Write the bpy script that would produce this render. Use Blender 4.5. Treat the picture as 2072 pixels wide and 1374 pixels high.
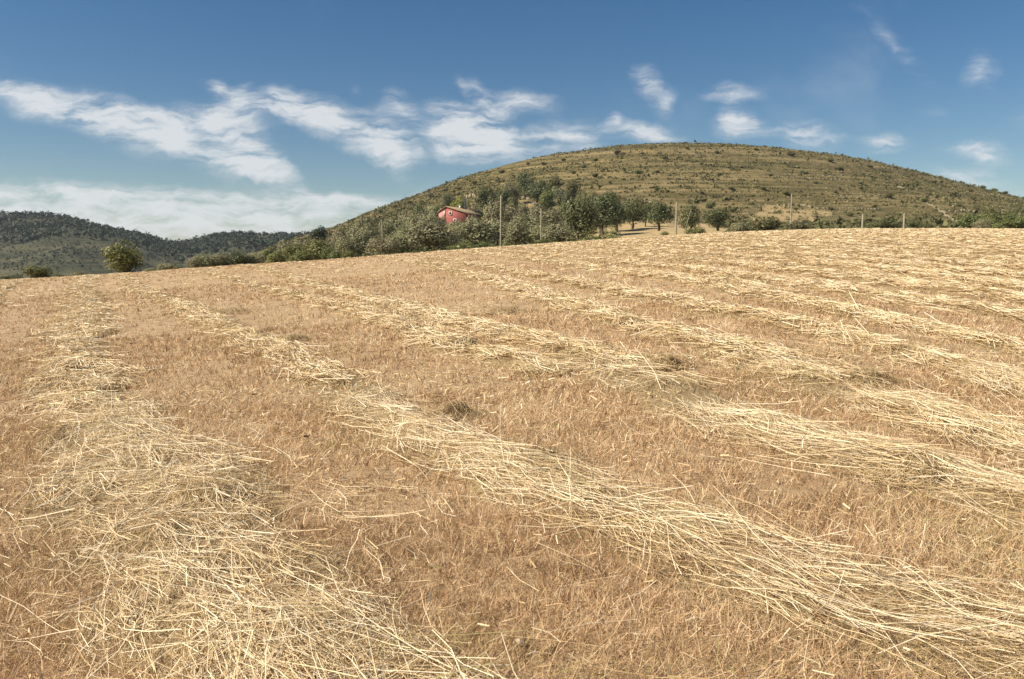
import bpy, math
import numpy as np

R = math.radians
scene = bpy.context.scene
for o in list(bpy.data.objects):
    bpy.data.objects.remove(o, do_unlink=True)

# ------------------------------------------------------------------ camera
FPX, HORIZON, CAM_H = 1626.0, 530.0, 1.65       # focal length in photo pixels, level row, eye height
PITCH = math.atan((687 - HORIZON) / FPX)
cam_data = bpy.data.cameras.new("camera")
cam = bpy.data.objects.new("camera", cam_data)
scene.collection.objects.link(cam)
cam.location = (0, 0, CAM_H)
cam.rotation_euler = (math.pi / 2 - PITCH, 0, 0)
cam_data.sensor_width = 36
cam_data.lens = 36 * FPX / 2072
cam_data.clip_start = 0.05
cam_data.clip_end = 20000
scene.camera = cam

# ------------------------------------------------------------------ sky, sun, exposure
SUN_EL, SUN_AZ = R(42), R(252)          # azimuth clockwise from +Y (view direction): sun stands to the left
SUN_DIR = (math.sin(SUN_AZ) * math.cos(SUN_EL), math.cos(SUN_AZ) * math.cos(SUN_EL), math.sin(SUN_EL))
scene.view_settings.view_transform = 'Standard'
scene.view_settings.look = 'None'
scene.view_settings.gamma = 1
scene.view_settings.exposure = 0.66
scene.view_settings.use_curve_mapping = False
scene.cycles.use_denoising = True
scene.cycles.max_bounces = 6
scene.cycles.transparent_max_bounces = 8

sun_data = bpy.data.lights.new("sun", 'SUN')
sun_data.energy = 4.8
sun_data.angle = R(0.5)
sun_data.color = (1.0, 0.90, 0.765)
sun = bpy.data.objects.new("sun", sun_data)
scene.collection.objects.link(sun)
import mathutils
sun.rotation_euler = mathutils.Vector((-SUN_DIR[0], -SUN_DIR[1], -SUN_DIR[2])).to_track_quat('-Z', 'Y').to_euler()


def ray(px, py):
    """photo pixel -> (x/y, z/y) of its direction"""
    u = (px - 1036) / FPX
    v = (687 - py) / FPX
    Y = math.cos(PITCH) + v * math.sin(PITCH)
    Z = -math.sin(PITCH) + v * math.cos(PITCH)
    return u / Y, Z / Y


world = bpy.data.worlds.new("World")
scene.world = world
world.use_nodes = True
wt = world.node_tree
wt.nodes.clear()
WN, WL = wt.nodes, wt.links


def wmath(op, a, b=None, c=None, clamp=False):
    n = WN.new('ShaderNodeMath')
    n.operation = op
    n.use_clamp = clamp
    for i, v in enumerate((a, b, c)):
        if v is None:
            continue
        if hasattr(v, 'is_output'):
            WL.new(v, n.inputs[i])
        else:
            n.inputs[i].default_value = v
    return n.outputs[0]


def build_world():
    sky = WN.new('ShaderNodeTexSky')
    sky.sky_type = 'NISHITA'
    sky.sun_disc = False
    sky.sun_elevation = SUN_EL
    sky.sun_rotation = SUN_AZ
    sky.altitude = 300
    sky.air_density = 1.0
    sky.dust_density = 0.3
    sky.ozone_density = 1.0
    tc = WN.new('ShaderNodeTexCoord')
    sep = WN.new('ShaderNodeSeparateXYZ')
    WL.new(tc.outputs['Generated'], sep.inputs[0])
    ay = wmath('MAXIMUM', wmath('ABSOLUTE', sep.outputs[1]), 0.02)
    a = wmath('DIVIDE', sep.outputs[0], ay)
    e = wmath('DIVIDE', sep.outputs[2], ay)
    comb = WN.new('ShaderNodeCombineXYZ')
    WL.new(a, comb.inputs[0])
    WL.new(e, comb.inputs[1])
    # warp the cloud field so that edges curl
    def noise(vec, scale, detail, rough, dist=0.0):
        n = WN.new('ShaderNodeTexNoise')
        n.inputs['Scale'].default_value = scale
        n.inputs['Detail'].default_value = detail
        n.inputs['Roughness'].default_value = rough
        n.inputs['Distortion'].default_value = dist
        WL.new(vec, n.inputs['Vector'])
        return n
    def vm(op, x, y):
        n = WN.new('ShaderNodeVectorMath')
        n.operation = op
        for i, v in enumerate((x, y)):
            if hasattr(v, 'is_output'):
                WL.new(v, n.inputs[i])
            else:
                n.inputs[i].default_value = v
        return n.outputs[0]
    n1 = noise(comb.outputs[0], 9.0, 3.0, 0.55)
    n2 = noise(comb.outputs[0], 34.0, 3.0, 0.6)
    w1 = vm('MULTIPLY', vm('SUBTRACT', n1.outputs['Color'], (0.5, 0.5, 0.5)), (0.055, 0.032, 0))
    w2 = vm('MULTIPLY', vm('SUBTRACT', n2.outputs['Color'], (0.5, 0.5, 0.5)), (0.022, 0.016, 0))
    P = vm('ADD', vm('ADD', comb.outputs[0], w1), w2)
    # cloud bodies: centre px, length, thickness, tilt (down to the right), strength
    clouds = [
        (70, 200, 330, 75, 17, 1.0), (230, 245, 330, 95, 22, 1.15), (390, 295, 330, 70, 27, 1.0), (520, 340, 200, 45, 24, .7),
        (430, 240, 280, 70, 4, 1.1), (490, 285, 180, 90, 45, .9), (545, 330, 170, 45, 38, .7),
        (480, 195, 180, 40, 22, .7), (580, 215, 220, 60, 12, 1.0), (690, 255, 320, 85, 26, 1.2), (790, 310, 160, 70, 45, .9),
        (440, 172, 46, 60, 60, .45), (500, 165, 60, 26, 150, .4), (800, 215, 90, 70, 70, .7), (765, 245, 90, 45, 45, .5),
        (720, 182, 36, 30, 60, .35),
        (930, 265, 250, 110, 5, 1.2), (1010, 290, 240, 95, 10, 1.0), (1045, 208, 190, 48, 2, 1.1), (965, 190, 90, 50, 45, .7),
        (925, 170, 60, 26, 60, .45), (908, 221, 90, 28, 0, .8), (1150, 275, 150, 75, 4, 1.0), (900, 310, 160, 70, 20, .5),
        (1230, 241, 42, 26, 0, .8), (1300, 270, 180, 48, 6, 1.1), (1305, 158, 72, 70, 60, .95), (1345, 200, 90, 66, 60, .75),
        (1480, 190, 126, 40, 2, .9), (1490, 238, 80, 46, 45, .75), (1505, 262, 120, 52, 8, .9),
        (1635, 278, 160, 60, 8, 1.1), (1785, 291, 116, 46, 2, 1.0), (1995, 318, 130, 62, 16, .75), (1945, 303, 160, 32, 3, .5),
        (1985, 140, 90, 90, 50, .6), (1800, 85, 260, 40, 42, .42), (1955, 365, 240, 46, 10, .9), (2010, 175, 90, 40, 40, .3),
        (1890, 232, 80, 60, 40, .28), (2150, 250, 240, 70, 10, .6),
        (250, 388, 900, 50, 2, .75), (60, 425, 620, 100, 0, 1.0), (520, 420, 700, 60, 2, .7), (660, 402, 460, 40, 3, .6),
        (430, 465, 900, 90, 0, 1.3), (-250, 400, 600, 90, 5, .8), (-220, 190, 420, 80, 14, .9), (820, 400, 260, 40, -6, .5),
    ]
    tot = None
    for cx, cy, L, T, ang, st in clouds:
        a0, e0 = ray(cx, cy)
        m = WN.new('ShaderNodeMapping')
        m.vector_type = 'TEXTURE'
        m.inputs['Location'].default_value = (a0, e0, 0)
        m.inputs['Rotation'].default_value = (0, 0, -R(ang))
        m.inputs['Scale'].default_value = (L * .60 / FPX, T * .66 / FPX, 1)
        WL.new(P, m.inputs['Vector'])
        g = WN.new('ShaderNodeTexGradient')
        g.gradient_type = 'SPHERICAL'
        WL.new(m.outputs[0], g.inputs['Vector'])
        tot = wmath('MULTIPLY', g.outputs['Fac'], st) if tot is None else wmath('MULTIPLY_ADD', g.outputs['Fac'], st, tot)
    # streaky erosion
    ms = WN.new('ShaderNodeMapping')
    ms.inputs['Rotation'].default_value = (0, 0, R(20))
    ms.inputs['Scale'].default_value = (1, 4.2, 1)
    WL.new(P, ms.inputs['Vector'])
    er = noise(ms.outputs[0], 14.0, 8.0, 0.62, 0.15)
    k = wmath('MULTIPLY_ADD', er.outputs['Fac'], 3.8, -0.95)
    body = wmath('MULTIPLY', tot, k)
    mr = WN.new('ShaderNodeMapRange')
    mr.interpolation_type = 'SMOOTHSTEP'
    mr.inputs['From Min'].default_value = 0.05
    mr.inputs['From Max'].default_value = 1.35
    mr.inputs['To Max'].default_value = 0.84
    WL.new(body, mr.inputs['Value'])
    # thin high veil everywhere
    mv = WN.new('ShaderNodeMapping')
    mv.inputs['Rotation'].default_value = (0, 0, R(-25))
    mv.inputs['Scale'].default_value = (1.2, 3.2, 1.2)
    WL.new(tc.outputs['Generated'], mv.inputs['Vector'])
    veil = noise(mv.outputs[0], 3.0, 6.0, 0.6, 0.6)
    vr = WN.new('ShaderNodeMapRange')
    vr.interpolation_type = 'SMOOTHSTEP'
    vr.inputs['From Min'].default_value = 0.52
    vr.inputs['From Max'].default_value = 0.9
    vr.inputs['To Max'].default_value = 0.22
    WL.new(veil.outputs['Fac'], vr.inputs['Value'])
    fac = wmath('ADD', mr.outputs[0], vr.outputs[0], clamp=True)
    hs = WN.new('ShaderNodeHueSaturation')
    hs.inputs['Hue'].default_value = 0.502
    hs.inputs['Saturation'].default_value = 1.36
    hs.inputs['Value'].default_value = 0.73
    WL.new(sky.outputs[0], hs.inputs['Color'])
    mix = WN.new('ShaderNodeMix')
    mix.data_type = 'RGBA'
    WL.new(fac, mix.inputs['Factor'])
    WL.new(hs.outputs[0], mix.inputs['A'])
    mix.inputs['B'].default_value = (7.2, 7.35, 7.45, 1)
    bg = WN.new('ShaderNodeBackground')
    bg.inputs['Strength'].default_value = 0.07
    WL.new(mix.outputs['Result'], bg.inputs['Color'])
    out = WN.new('ShaderNodeOutputWorld')
    WL.new(bg.outputs[0], out.inputs[0])
    world.cycles.sampling_method = 'MANUAL'
    world.cycles.sample_map_resolution = 512


build_world()

# ------------------------------------------------------------------ helpers
rng = np.random.default_rng(7)


def link(o, parent=None):
    scene.collection.objects.link(o)
    if parent is not None:
        o.parent = parent
    return o


def tag(o, label=None, cat=None, group=None, kind=None):
    if label: o["label"] = label
    if cat: o["category"] = cat
    if group: o["group"] = group
    if kind: o["kind"] = kind
    return o


def make_mesh(name, verts, faces, mat=None, attrs=None, smooth=False):
    """verts (N,3); faces (M,k) int array, or list of such arrays; attrs {name: per-face float array}"""
    if not isinstance(faces, (list, tuple)):
        faces = [faces]
    faces = [np.asarray(f, dtype=np.int32) for f in faces if len(f)]
    me = bpy.data.meshes.new(name)
    verts = np.ascontiguousarray(verts, dtype=np.float32)
    me.vertices.add(len(verts))
    me.vertices.foreach_set("co", verts.ravel())
    tot = sum(f.size for f in faces)
    nf = sum(len(f) for f in faces)
    me.loops.add(tot)
    me.loops.foreach_set("vertex_index", np.concatenate([f.ravel() for f in faces]))
    me.polygons.add(nf)
    sizes = np.concatenate([np.full(len(f), f.shape[1], dtype=np.int32) for f in faces])
    starts = np.zeros(nf, dtype=np.int32)
    starts[1:] = np.cumsum(sizes)[:-1]
    me.polygons.foreach_set("loop_start", starts)
    if smooth:
        me.polygons.foreach_set("use_smooth", np.ones(nf, dtype=bool))
    me.update(calc_edges=True)
    for k, v in (attrs or {}).items():
        at = me.attributes.new(k, 'FLOAT', 'FACE')
        at.data.foreach_set("value", np.ascontiguousarray(v, dtype=np.float32))
    if mat:
        me.materials.append(mat)
    return me


def _hash(ix, iy, seed):
    h = (ix.astype(np.int64) * 374761393 + iy.astype(np.int64) * 668265263 + seed * 1442695041) & 0x7fffffff
    h = ((h ^ (h >> 13)) * 1274126177) & 0x7fffffff
    return ((h ^ (h >> 16)) & 0xffff) / 65535.0


def vnoise(x, y, seed=0):
    x = np.asarray(x, dtype=float); y = np.asarray(y, dtype=float)
    x, y = np.broadcast_arrays(x, y)
    ix = np.floor(x); iy = np.floor(y)
    fx = x - ix; fy = y - iy
    fx = fx * fx * (3 - 2 * fx); fy = fy * fy * (3 - 2 * fy)
    a = _hash(ix, iy, seed); b = _hash(ix + 1, iy, seed)
    c = _hash(ix, iy + 1, seed); d = _hash(ix + 1, iy + 1, seed)
    return (a + (b - a) * fx) * (1 - fy) + (c + (d - c) * fx) * fy


def fbm(x, y, octv=4, seed=0):
    s = 0.0; amp = 0.5; f = 1.0
    for i in range(octv):
        s = s + amp * vnoise(np.asarray(x) * f, np.asarray(y) * f, seed + i * 17)
        amp *= .5; f *= 2.03
    return s / (1 - .5 ** octv)


# ------------------------------------------------------------------ materials
def new_mat(name):
    m = bpy.data.materials.new(name)
    m.use_nodes = True
    nt = m.node_tree
    b = nt.nodes['Principled BSDF']
    b.inputs['Specular IOR Level'].default_value = 0.25
    return m, nt, b


def ramp(nt, fac, stops):
    r = nt.nodes.new('ShaderNodeValToRGB')
    els = r.color_ramp.elements
    while len(els) < len(stops):
        els.new(0.5)
    for el, (p, c) in zip(els, stops):
        el.position = p
        el.color = (*c, 1)
    nt.links.new(fac, r.inputs[0])
    return r.outputs[0]


def noise_tex(nt, scale, detail=4, rough=.6, mapping=None, coord='Object', dist=0.0):
    tc = nt.nodes.new('ShaderNodeTexCoord')
    vec = tc.outputs[coord]
    if mapping:
        mp = nt.nodes.new('ShaderNodeMapping')
        mp.inputs['Scale'].default_value = mapping
        nt.links.new(vec, mp.inputs[0])
        vec = mp.outputs[0]
    n = nt.nodes.new('ShaderNodeTexNoise')
    n.inputs['Scale'].default_value = scale
    n.inputs['Detail'].default_value = detail
    n.inputs['Roughness'].default_value = rough
    n.inputs['Distortion'].default_value = dist
    nt.links.new(vec, n.inputs['Vector'])
    return n.outputs['Fac']


def mixc(nt, fac, a, b, mode='MIX'):
    m = nt.nodes.new('ShaderNodeMix')
    m.data_type = 'RGBA'
    m.blend_type = mode
    for sock, v in ((m.inputs['Factor'], fac), (m.inputs['A'], a), (m.inputs['B'], b)):
        if hasattr(v, 'is_output'):
            nt.links.new(v, sock)
        elif isinstance(v, (int, float)):
            sock.default_value = v
        else:
            sock.default_value = (*v, 1)
    return m.outputs['Result']


def mmath(nt, op, a, b=0.0, clamp=False):
    n = nt.nodes.new('ShaderNodeMath')
    n.operation = op; n.use_clamp = clamp
    for i, v in enumerate((a, b)):
        if hasattr(v, 'is_output'):
            nt.links.new(v, n.inputs[i])
        else:
            n.inputs[i].default_value = v
    return n.outputs[0]


def bump(nt, b, height, strength=.5, dist=.1):
    n = nt.nodes.new('ShaderNodeBump')
    n.inputs['Strength'].default_value = strength
    n.inputs['Distance'].default_value = dist
    nt.links.new(height, n.inputs['Height'])
    nt.links.new(n.outputs[0], b.inputs['Normal'])


def simple_mat(name, col, rough=.8, var=.25, scale=6.0, coord='Object'):
    m, nt, b = new_mat(name)
    f = noise_tex(nt, scale, 5, .65, coord=coord)
    lo = tuple(c * (1 - var) for c in col); hi = tuple(min(1, c * (1 + var)) for c in col)
    nt.links.new(ramp(nt, f, [(.3, lo), (.7, hi)]), b.inputs['Base Color'])
    b.inputs['Roughness'].default_value = rough
    bump(nt, b, f, .3, .02)
    return m


def attr_mat(name, stops, rough=.7, attr='rnd', trans=0.0, spec=.25, objvar=0.0):
    m, nt, b = new_mat(name)
    at = nt.nodes.new('ShaderNodeAttribute')
    at.attribute_name = attr
    col = ramp(nt, at.outputs['Fac'], stops)
    if objvar:
        oi = nt.nodes.new('ShaderNodeObjectInfo')
        hs = nt.nodes.new('ShaderNodeHueSaturation')
        nt.links.new(col, hs.inputs['Color'])
        nt.links.new(mmath(nt, 'ADD', mmath(nt, 'MULTIPLY', oi.outputs['Random'], objvar * 2), 1 - objvar), hs.inputs['Value'])
        wn = nt.nodes.new('ShaderNodeTexWhiteNoise'); wn.noise_dimensions = '1D'
        nt.links.new(oi.outputs['Random'], wn.inputs['W'])
        nt.links.new(mmath(nt, 'ADD', mmath(nt, 'MULTIPLY', wn.outputs['Value'], .04), .48), hs.inputs['Hue'])
        col = hs.outputs[0]
    nt.links.new(col, b.inputs['Base Color'])
    b.inputs['Roughness'].default_value = rough
    b.inputs['Specular IOR Level'].default_value = spec
    if trans:
        tr = nt.nodes.new('ShaderNodeBsdfTranslucent')
        nt.links.new(col, tr.inputs['Color'])
        mx = nt.nodes.new('ShaderNodeMixShader')
        mx.inputs[0].default_value = trans
        out = nt.nodes['Material Output']
        nt.links.new(b.outputs[0], mx.inputs[1]); nt.links.new(tr.outputs[0], mx.inputs[2])
        nt.links.new(mx.outputs[0], out.inputs['Surface'])
    return m


MAT = {}
MAT['straw'] = attr_mat('straw_stem', [(0, (.16, .10, .045)), (.15, (.34, .23, .10)), (.4, (.58, .42, .215)), (.62, (.74, .58, .335)),
                                       (.8, (.88, .76, .53)), (.9, (.46, .38, .17)), (1, (.36, .32, .13))], .62, trans=.12, spec=.2)
MAT['stubble'] = attr_mat('stubble_blade', [(0, (.22, .135, .07)), (.25, (.45, .285, .145)), (.55, (.65, .45, .25)), (.8, (.75, .57, .34)),
                                            (.95, (.84, .71, .49)), (1, (.40, .37, .14))], .7, trans=.2)
MAT['olive'] = attr_mat('olive_leaf', [(0, (.11, .105, .045)), (.4, (.235, .222, .108)), (.75, (.32, .30, .165)), (1, (.40, .37, .23))],
                        .6, trans=.14, objvar=.16)
MAT['carob'] = attr_mat('dark_leaf', [(0, (.055, .062, .024)), (.5, (.125, .135, .054)), (.85, (.18, .185, .078)), (1, (.24, .23, .105))],
                        .55, trans=.12, objvar=.18)
MAT['green'] = attr_mat('green_leaf', [(0, (.08, .09, .025)), (.5, (.17, .185, .06)), (.85, (.245, .25, .09)), (1, (.31, .31, .13))],
                        .6, trans=.16, objvar=.15)
MAT['lime'] = attr_mat('lime_leaf', [(0, (.10, .12, .02)), (.5, (.22, .24, .045)), (1, (.34, .34, .08))], .6, trans=.3, objvar=.1)
MAT['scrub'] = attr_mat('scrub_leaf', [(0, (.06, .062, .024)), (.45, (.13, .125, .048)), (.75, (.19, .172, .07)), (.9, (.25, .21, .095)), (1, (.34, .28, .13))],
                        .75, trans=.12)
MAT['pine'] = attr_mat('pine_needles', [(0, (.026, .037, .018)), (.5, (.046, .060, .028)), (1, (.068, .080, .038))], .7, trans=.1)
MAT['bark'] = simple_mat('bark', (.11, .085, .06), .9, .4, 4)
MAT['pole'] = simple_mat('weathered_pole', (.27, .235, .165), .8, .2, 3)
MAT['darkpole'] = simple_mat('dark_post', (.05, .05, .07), .7, .2, 3)
MAT['redwall'] = simple_mat('red_render', (.33, .105, .085), .85, .22, .8)
MAT['pinkwall'] = simple_mat('pink_wall', (.42, .20, .165), .85, .2, .8)
MAT['white'] = simple_mat('white_paint', (.62, .54, .45), .7, .1, 2)
MAT['glass'] = simple_mat('dark_glass', (.02, .02, .025), .15, .2, 2)
MAT['tile'] = simple_mat('roof_tile', (.46, .34, .20), .85, .25, .9)
MAT['stone'] = simple_mat('limestone', (.25, .205, .13), .9, .3, 1.2)
MAT['boulder'] = simple_mat('pale_boulder', (.46, .38, .27), .9, .2, 5)


def ground_mat():
    m, nt, b = new_mat('stubble_soil')
    f1 = noise_tex(nt, 1.1, 6, .65)
    f2 = noise_tex(nt, 14, 6, .75)
    f3 = noise_tex(nt, 120, 3, .7)
    c = ramp(nt, f2, [(.30, (.19, .12, .06)), (.5, (.35, .235, .125)), (.7, (.50, .355, .20))])
    c2 = ramp(nt, f3, [(.3, (.22, .14, .07)), (.5, (.46, .315, .17)), (.72, (.66, .50, .29))])
    c = mixc(nt, .55, c, c2)
    c = mixc(nt, ramp(nt, f1, [(.35, (0, 0, 0)), (.7, (.5, .5, .5))]), c, (.55, .41, .24))
    nt.links.new(c, b.inputs['Base Color'])
    b.inputs['Roughness'].default_value = .95
    bump(nt, b, f3, .6, .03)
    return m


def bed_mat():
    m, nt, b = new_mat('matted_hay')
    f1 = noise_tex(nt, 5, 5, .7)
    f2 = noise_tex(nt, 60, 4, .75, mapping=(1, .35, 1))
    c = ramp(nt, f2, [(.30, (.13, .085, .04)), (.5, (.38, .275, .14)), (.72, (.60, .47, .26))])
    c = mixc(nt, ramp(nt, f1, [(.4, (0, 0, 0)), (.75, (.6, .6, .6))]), c, (.36, .28, .13))
    nt.links.new(c, b.inputs['Base Color'])
    b.inputs['Roughness'].default_value = .9
    bump(nt, b, f2, .8, .05)
    return m


def hill_mat(name, cols, stone, k=1.0):
    m, nt, b = new_mat(name)
    big = noise_tex(nt, .012, 4, .6)
    mid = noise_tex(nt, .09 * k, 6, .7)
    fine = noise_tex(nt, .6 * k, 5, .75)
    streak = noise_tex(nt, 1.0 * k, 4, .62, mapping=(.009, .009, .42))
    c = ramp(nt, mid, [(.3, cols[0]), (.45, cols[1]), (.58, cols[2]), (.75, cols[3])])
    c = mixc(nt, ramp(nt, streak, [(.52, (0, 0, 0)), (.59, (.75, .75, .75))]), c, cols[3])
    c = mixc(nt, ramp(nt, streak, [(.36, (.8, .8, .8)), (.44, (0, 0, 0))]), c, cols[0])
    c = mixc(nt, ramp(nt, fine, [(.32, (.8, .8, .8)), (.5, (0, 0, 0))]), c, cols[1])
    c = mixc(nt, ramp(nt, fine, [(.60, (0, 0, 0)), (.72, (.6, .6, .6))]), c, cols[3])
    c = mixc(nt, ramp(nt, big, [(.35, (0, 0, 0)), (.7, (.5, .5, .5))]), c, cols[2])
    # bare stone where the slope is steep (terrace faces)
    geo = nt.nodes.new('ShaderNodeNewGeometry')
    sx = nt.nodes.new('ShaderNodeSeparateXYZ')
    nt.links.new(geo.outputs['True Normal'], sx.inputs[0])
    steep = ramp(nt, sx.outputs[2], [(.60, (1, 1, 1)), (.80, (0, 0, 0))])
    patch = ramp(nt, noise_tex(nt, .03, 3, .6), [(.48, (0, 0, 0)), (.62, (.8, .8, .8))])
    c = mixc(nt, mixc(nt, 1.0, steep, patch, 'MULTIPLY'), c, stone)
    at = nt.nodes.new('ShaderNodeAttribute'); at.attribute_name = 'dry'
    dryc = ramp(nt, fine, [(.3, (.32, .23, .105)), (.55, (.45, .335, .165)), (.75, (.55, .425, .23))])
    c = mixc(nt, at.outputs['Fac'], c, dryc)
    nt.links.new(c, b.inputs['Base Color'])
    b.inputs['Roughness'].default_value = .95
    bump(nt, b, fine, .7, .8)
    return m


MAT['soil'] = ground_mat()
MAT['bed'] = bed_mat()
MAT['hill'] = hill_mat('hill_grass', [(.050, .043, .016), (.100, .082, .031), (.158, .126, .049), (.30, .225, .102)], (.36, .275, .165))
MAT['farhill'] = hill_mat('far_hill_grass', [(.026, .034, .015), (.045, .049, .023), (.068, .065, .031), (.11, .096, .046)], (.13, .11, .065), .3)
MAT['valley'] = simple_mat('valley_floor', (.14, .12, .06), .95, .4, .02)

# ------------------------------------------------------------------ lie of the land
COLS = np.array([-600, -300, 0, 250, 400, 500, 560, 640, 800, 950, 1100, 1300, 1500, 1700, 1900, 2072, 2400, 2800.])
CREST = np.array([590, 581, 568, 554, 543, 536, 533, 528, 516, 505, 495, 481, 470.5, 464.5, 464, 465, 467, 470.])
KNOT = {  # photo row at which the ground lies at that distance
    130: np.array([640, 625, 600, 585, 565, 552, 545, 536, 522, 509, 498, 484, 474, 469, 468, 469, 471, 474.]),
    180: np.array([740, 720, 680, 645, 600, 565, 548, 533, 512, 495, 484, 468, 468, 466, 462, 461, 461, 462.]),
    250: np.array([800, 790, 760, 700, 630, 575, 545, 522, 495, 462, 458, 443, 452, 452, 448, 446, 444, 444.]),
}
RIDGE_Y = 560.0
RC = np.array([-600, 0, 250, 400, 500, 560, 600, 640, 700, 740, 800, 850, 900, 950, 1000, 1050, 1100, 1150, 1200, 1250, 1300, 1370, 1450, 1500,
               1560, 1620, 1700, 1760, 1820, 1880, 1950, 2000, 2072, 2200, 2400, 2800.])
RR = np.array([660, 640, 620, 570, 520, 494, 481, 470, 451, 431, 409, 392, 372, 354, 340, 326, 316, 308, 301, 294, 291, 289, 290, 293,
               297, 304, 314, 324, 338, 352, 372, 384, 402, 435, 470, 490.])


def col_e(cols, rows):
    return np.array([ray(c, r) for c, r in zip(cols, rows)])


AF = np.linspace(-1.3, 1.3, 521)
FK, FY1 = 0.0006, 45.0
_ys = np.linspace(20, 200, 600)
_m = (-CAM_H / _ys - FK * np.maximum(0, _ys - FY1) ** 2 / _ys).max()


def tab(cols, rows, sm=9):
    p = col_e(cols, rows)
    v = np.interp(AF, p[:, 0], p[:, 1])
    vp = np.pad(v, sm, mode='edge')
    return np.convolve(vp, np.ones(2 * sm + 1) / (2 * sm + 1), mode='valid')


G = tab(COLS, CREST) - _m
E_K = {y: tab(COLS, r) for y, r in KNOT.items()}
E_R = tab(RC, RR, 3)
FIELD_END = 96.0


def field_z(x, y):
    x = np.asarray(x, float); y = np.asarray(y, float)
    g = np.interp(np.clip(x / np.maximum(y, 3.0), -1.25, 1.25), AF, G)
    return g * y - FK * np.maximum(0, y - FY1) ** 2


def terrace(z, x, y, amt):
    step = 2.6
    ph = z / step + 1.1 * fbm(x * .011, y * .011, 3, 5)
    fr = ph - np.floor(ph)
    t = np.clip((fr - .78) / .22, 0, 1)
    prof = .35 * fr + .65 * (t * t * (3 - 2 * t))
    return z + (prof - fr) * step * amt


def land_z(x, y, detail=True):
    """ground beyond the field"""
    x = np.asarray(x, float); y = np.asarray(y, float)
    x, y = np.broadcast_arrays(x, y)
    a = np.clip(x / np.maximum(y, 3.0), -1.29, 1.29)
    zf_end = field_z(a * FIELD_END, np.full(a.shape, FIELD_END))
    ks = [(FIELD_END, (zf_end - CAM_H) / FIELD_END)] + [(k, np.interp(a, AF, E_K[k])) for k in (130, 180, 250)]
    er = np.interp(a, AF, E_R)
    z = np.zeros(a.shape)
    for (y0, e0), (y1, e1) in zip(ks[:-1], ks[1:]):
        m = (y >= y0) & (y < y1)
        t = (y - y0) / (y1 - y0)
        t = t * t * (3 - 2 * t) * .5 + t * .5
        zz = CAM_H + y * (e0 + (e1 - e0) * t)
        z = np.where(m, zz, z)
    t = np.clip((y - 250) / (RIDGE_Y - 250), 0, 1)
    s = np.sin(t * math.pi / 2) * .75 + t * .25
    zz = CAM_H + y * (ks[-1][1] + (er - ks[-1][1]) * s)
    zr = CAM_H + RIDGE_Y * er
    d = np.maximum(0, y - RIDGE_Y)
    zz = np.where(y > RIDGE_Y, zr - d * .02 - d * d * .0011, zz)
    z = np.where(y >= 250, zz, z)
    z = np.where(y < FIELD_END, field_z(x, y), z)
    if detail:
        amt = np.clip((y - 255) / 60, 0, 1) * np.clip((a + .27) / .1, 0, 1)
        amt = amt * np.clip((RIDGE_Y + 5 - y) / 60, 0.15, 1) * np.clip(fbm(x * .012, y * .012, 2, 31) * 2.2 - .35, .2, 1)
        z = terrace(z, x, y, amt)
        rough = np.clip((y - FIELD_END) / 40, 0, 1)
        z = z + rough * (fbm(x * .05, y * .05, 4, 3) - .5) * 1.3 * np.clip((RIDGE_Y - y) / 100, .5, 1)
    return z


def land_at(px, py, ylo=100.0, yhi=600.0):
    """where the sight line of a photo pixel meets the land beyond the field"""
    a, e = ray(px, py)
    ys = np.arange(ylo, yhi, 1.0)
    z = land_z(a * ys, ys)
    hit = np.nonzero(z >= CAM_H + e * ys)[0]
    i = hit[0] if len(hit) else len(ys) - 1
    return a * ys[i], ys[i], float(z[i])


def field_at(px, py):
    a, e = ray(px, py)
    ys = np.concatenate([np.linspace(1, 30, 6000), np.linspace(30, 95, 6000)])
    f = field_z(a * ys, ys) - (CAM_H + e * ys)
    i = int(np.argmax(f > 0)) if (f > 0).any() else len(ys) - 1
    return a * ys[i], ys[i]


def grid_mesh(name, X, Y, Z, mat, smooth=True, attrs=None):
    n, m = X.shape
    idx = np.arange(n * m).reshape(n, m)
    f = np.stack([idx[:-1, :-1], idx[:-1, 1:], idx[1:, 1:], idx[1:, :-1]], -1).reshape(-1, 4)
    return make_mesh(name, np.stack([X, Y, Z], -1).reshape(-1, 3), f, mat, attrs, smooth=smooth)


# field sheet
xs = np.linspace(-96, 96, 180)
ys = np.concatenate([np.linspace(-14, 20, 50), np.linspace(20, FIELD_END, 70)[1:]])
X, Y = np.meshgrid(xs, ys)
Z = field_z(X, Y) + (fbm(X * .9, Y * .9, 3, 2) - .5) * .05
o = link(bpy.data.objects.new('field', grid_mesh('field', X, Y, Z, MAT['soil'])))
tag(o, 'mown stubble field of dry orange brown soil rising to the right', 'field', kind='structure')

# hillside
aa = np.linspace(-.56, .86, 330)
yy = np.concatenate([np.linspace(FIELD_END, 250, 70), np.linspace(250, 575, 270)[1:], np.linspace(575, 900, 30)[1:]])
A, Y = np.meshgrid(aa, yy)
X = A * Y
Z = land_z(X, Y)
a_mid = (A[:-1, :-1] + A[1:, 1:]) / 2; y_mid = (Y[:-1, :-1] + Y[1:, 1:]) / 2
nz = fbm(a_mid * 60, y_mid * .06, 3, 61) - .5
dry = np.clip(1.6 * (1 - ((a_mid - .185) / .14) ** 2 - ((y_mid - 165) / 95) ** 2 + 1.2 * nz), 0, 1)          # mown clearing under the dark trees
dry = np.maximum(dry, .7 * np.clip(2 * (1 - ((a_mid - .345) / .05) ** 2 - ((y_mid - 275) / 35) ** 2 + 2.2 * nz), 0, 1))   # bare earth
dry = np.maximum(dry, .6 * np.clip(2 * (1 - ((a_mid + .0) / .05) ** 2 - ((y_mid - 300) / 45) ** 2 + 2.5 * nz), 0, 1))
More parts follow.
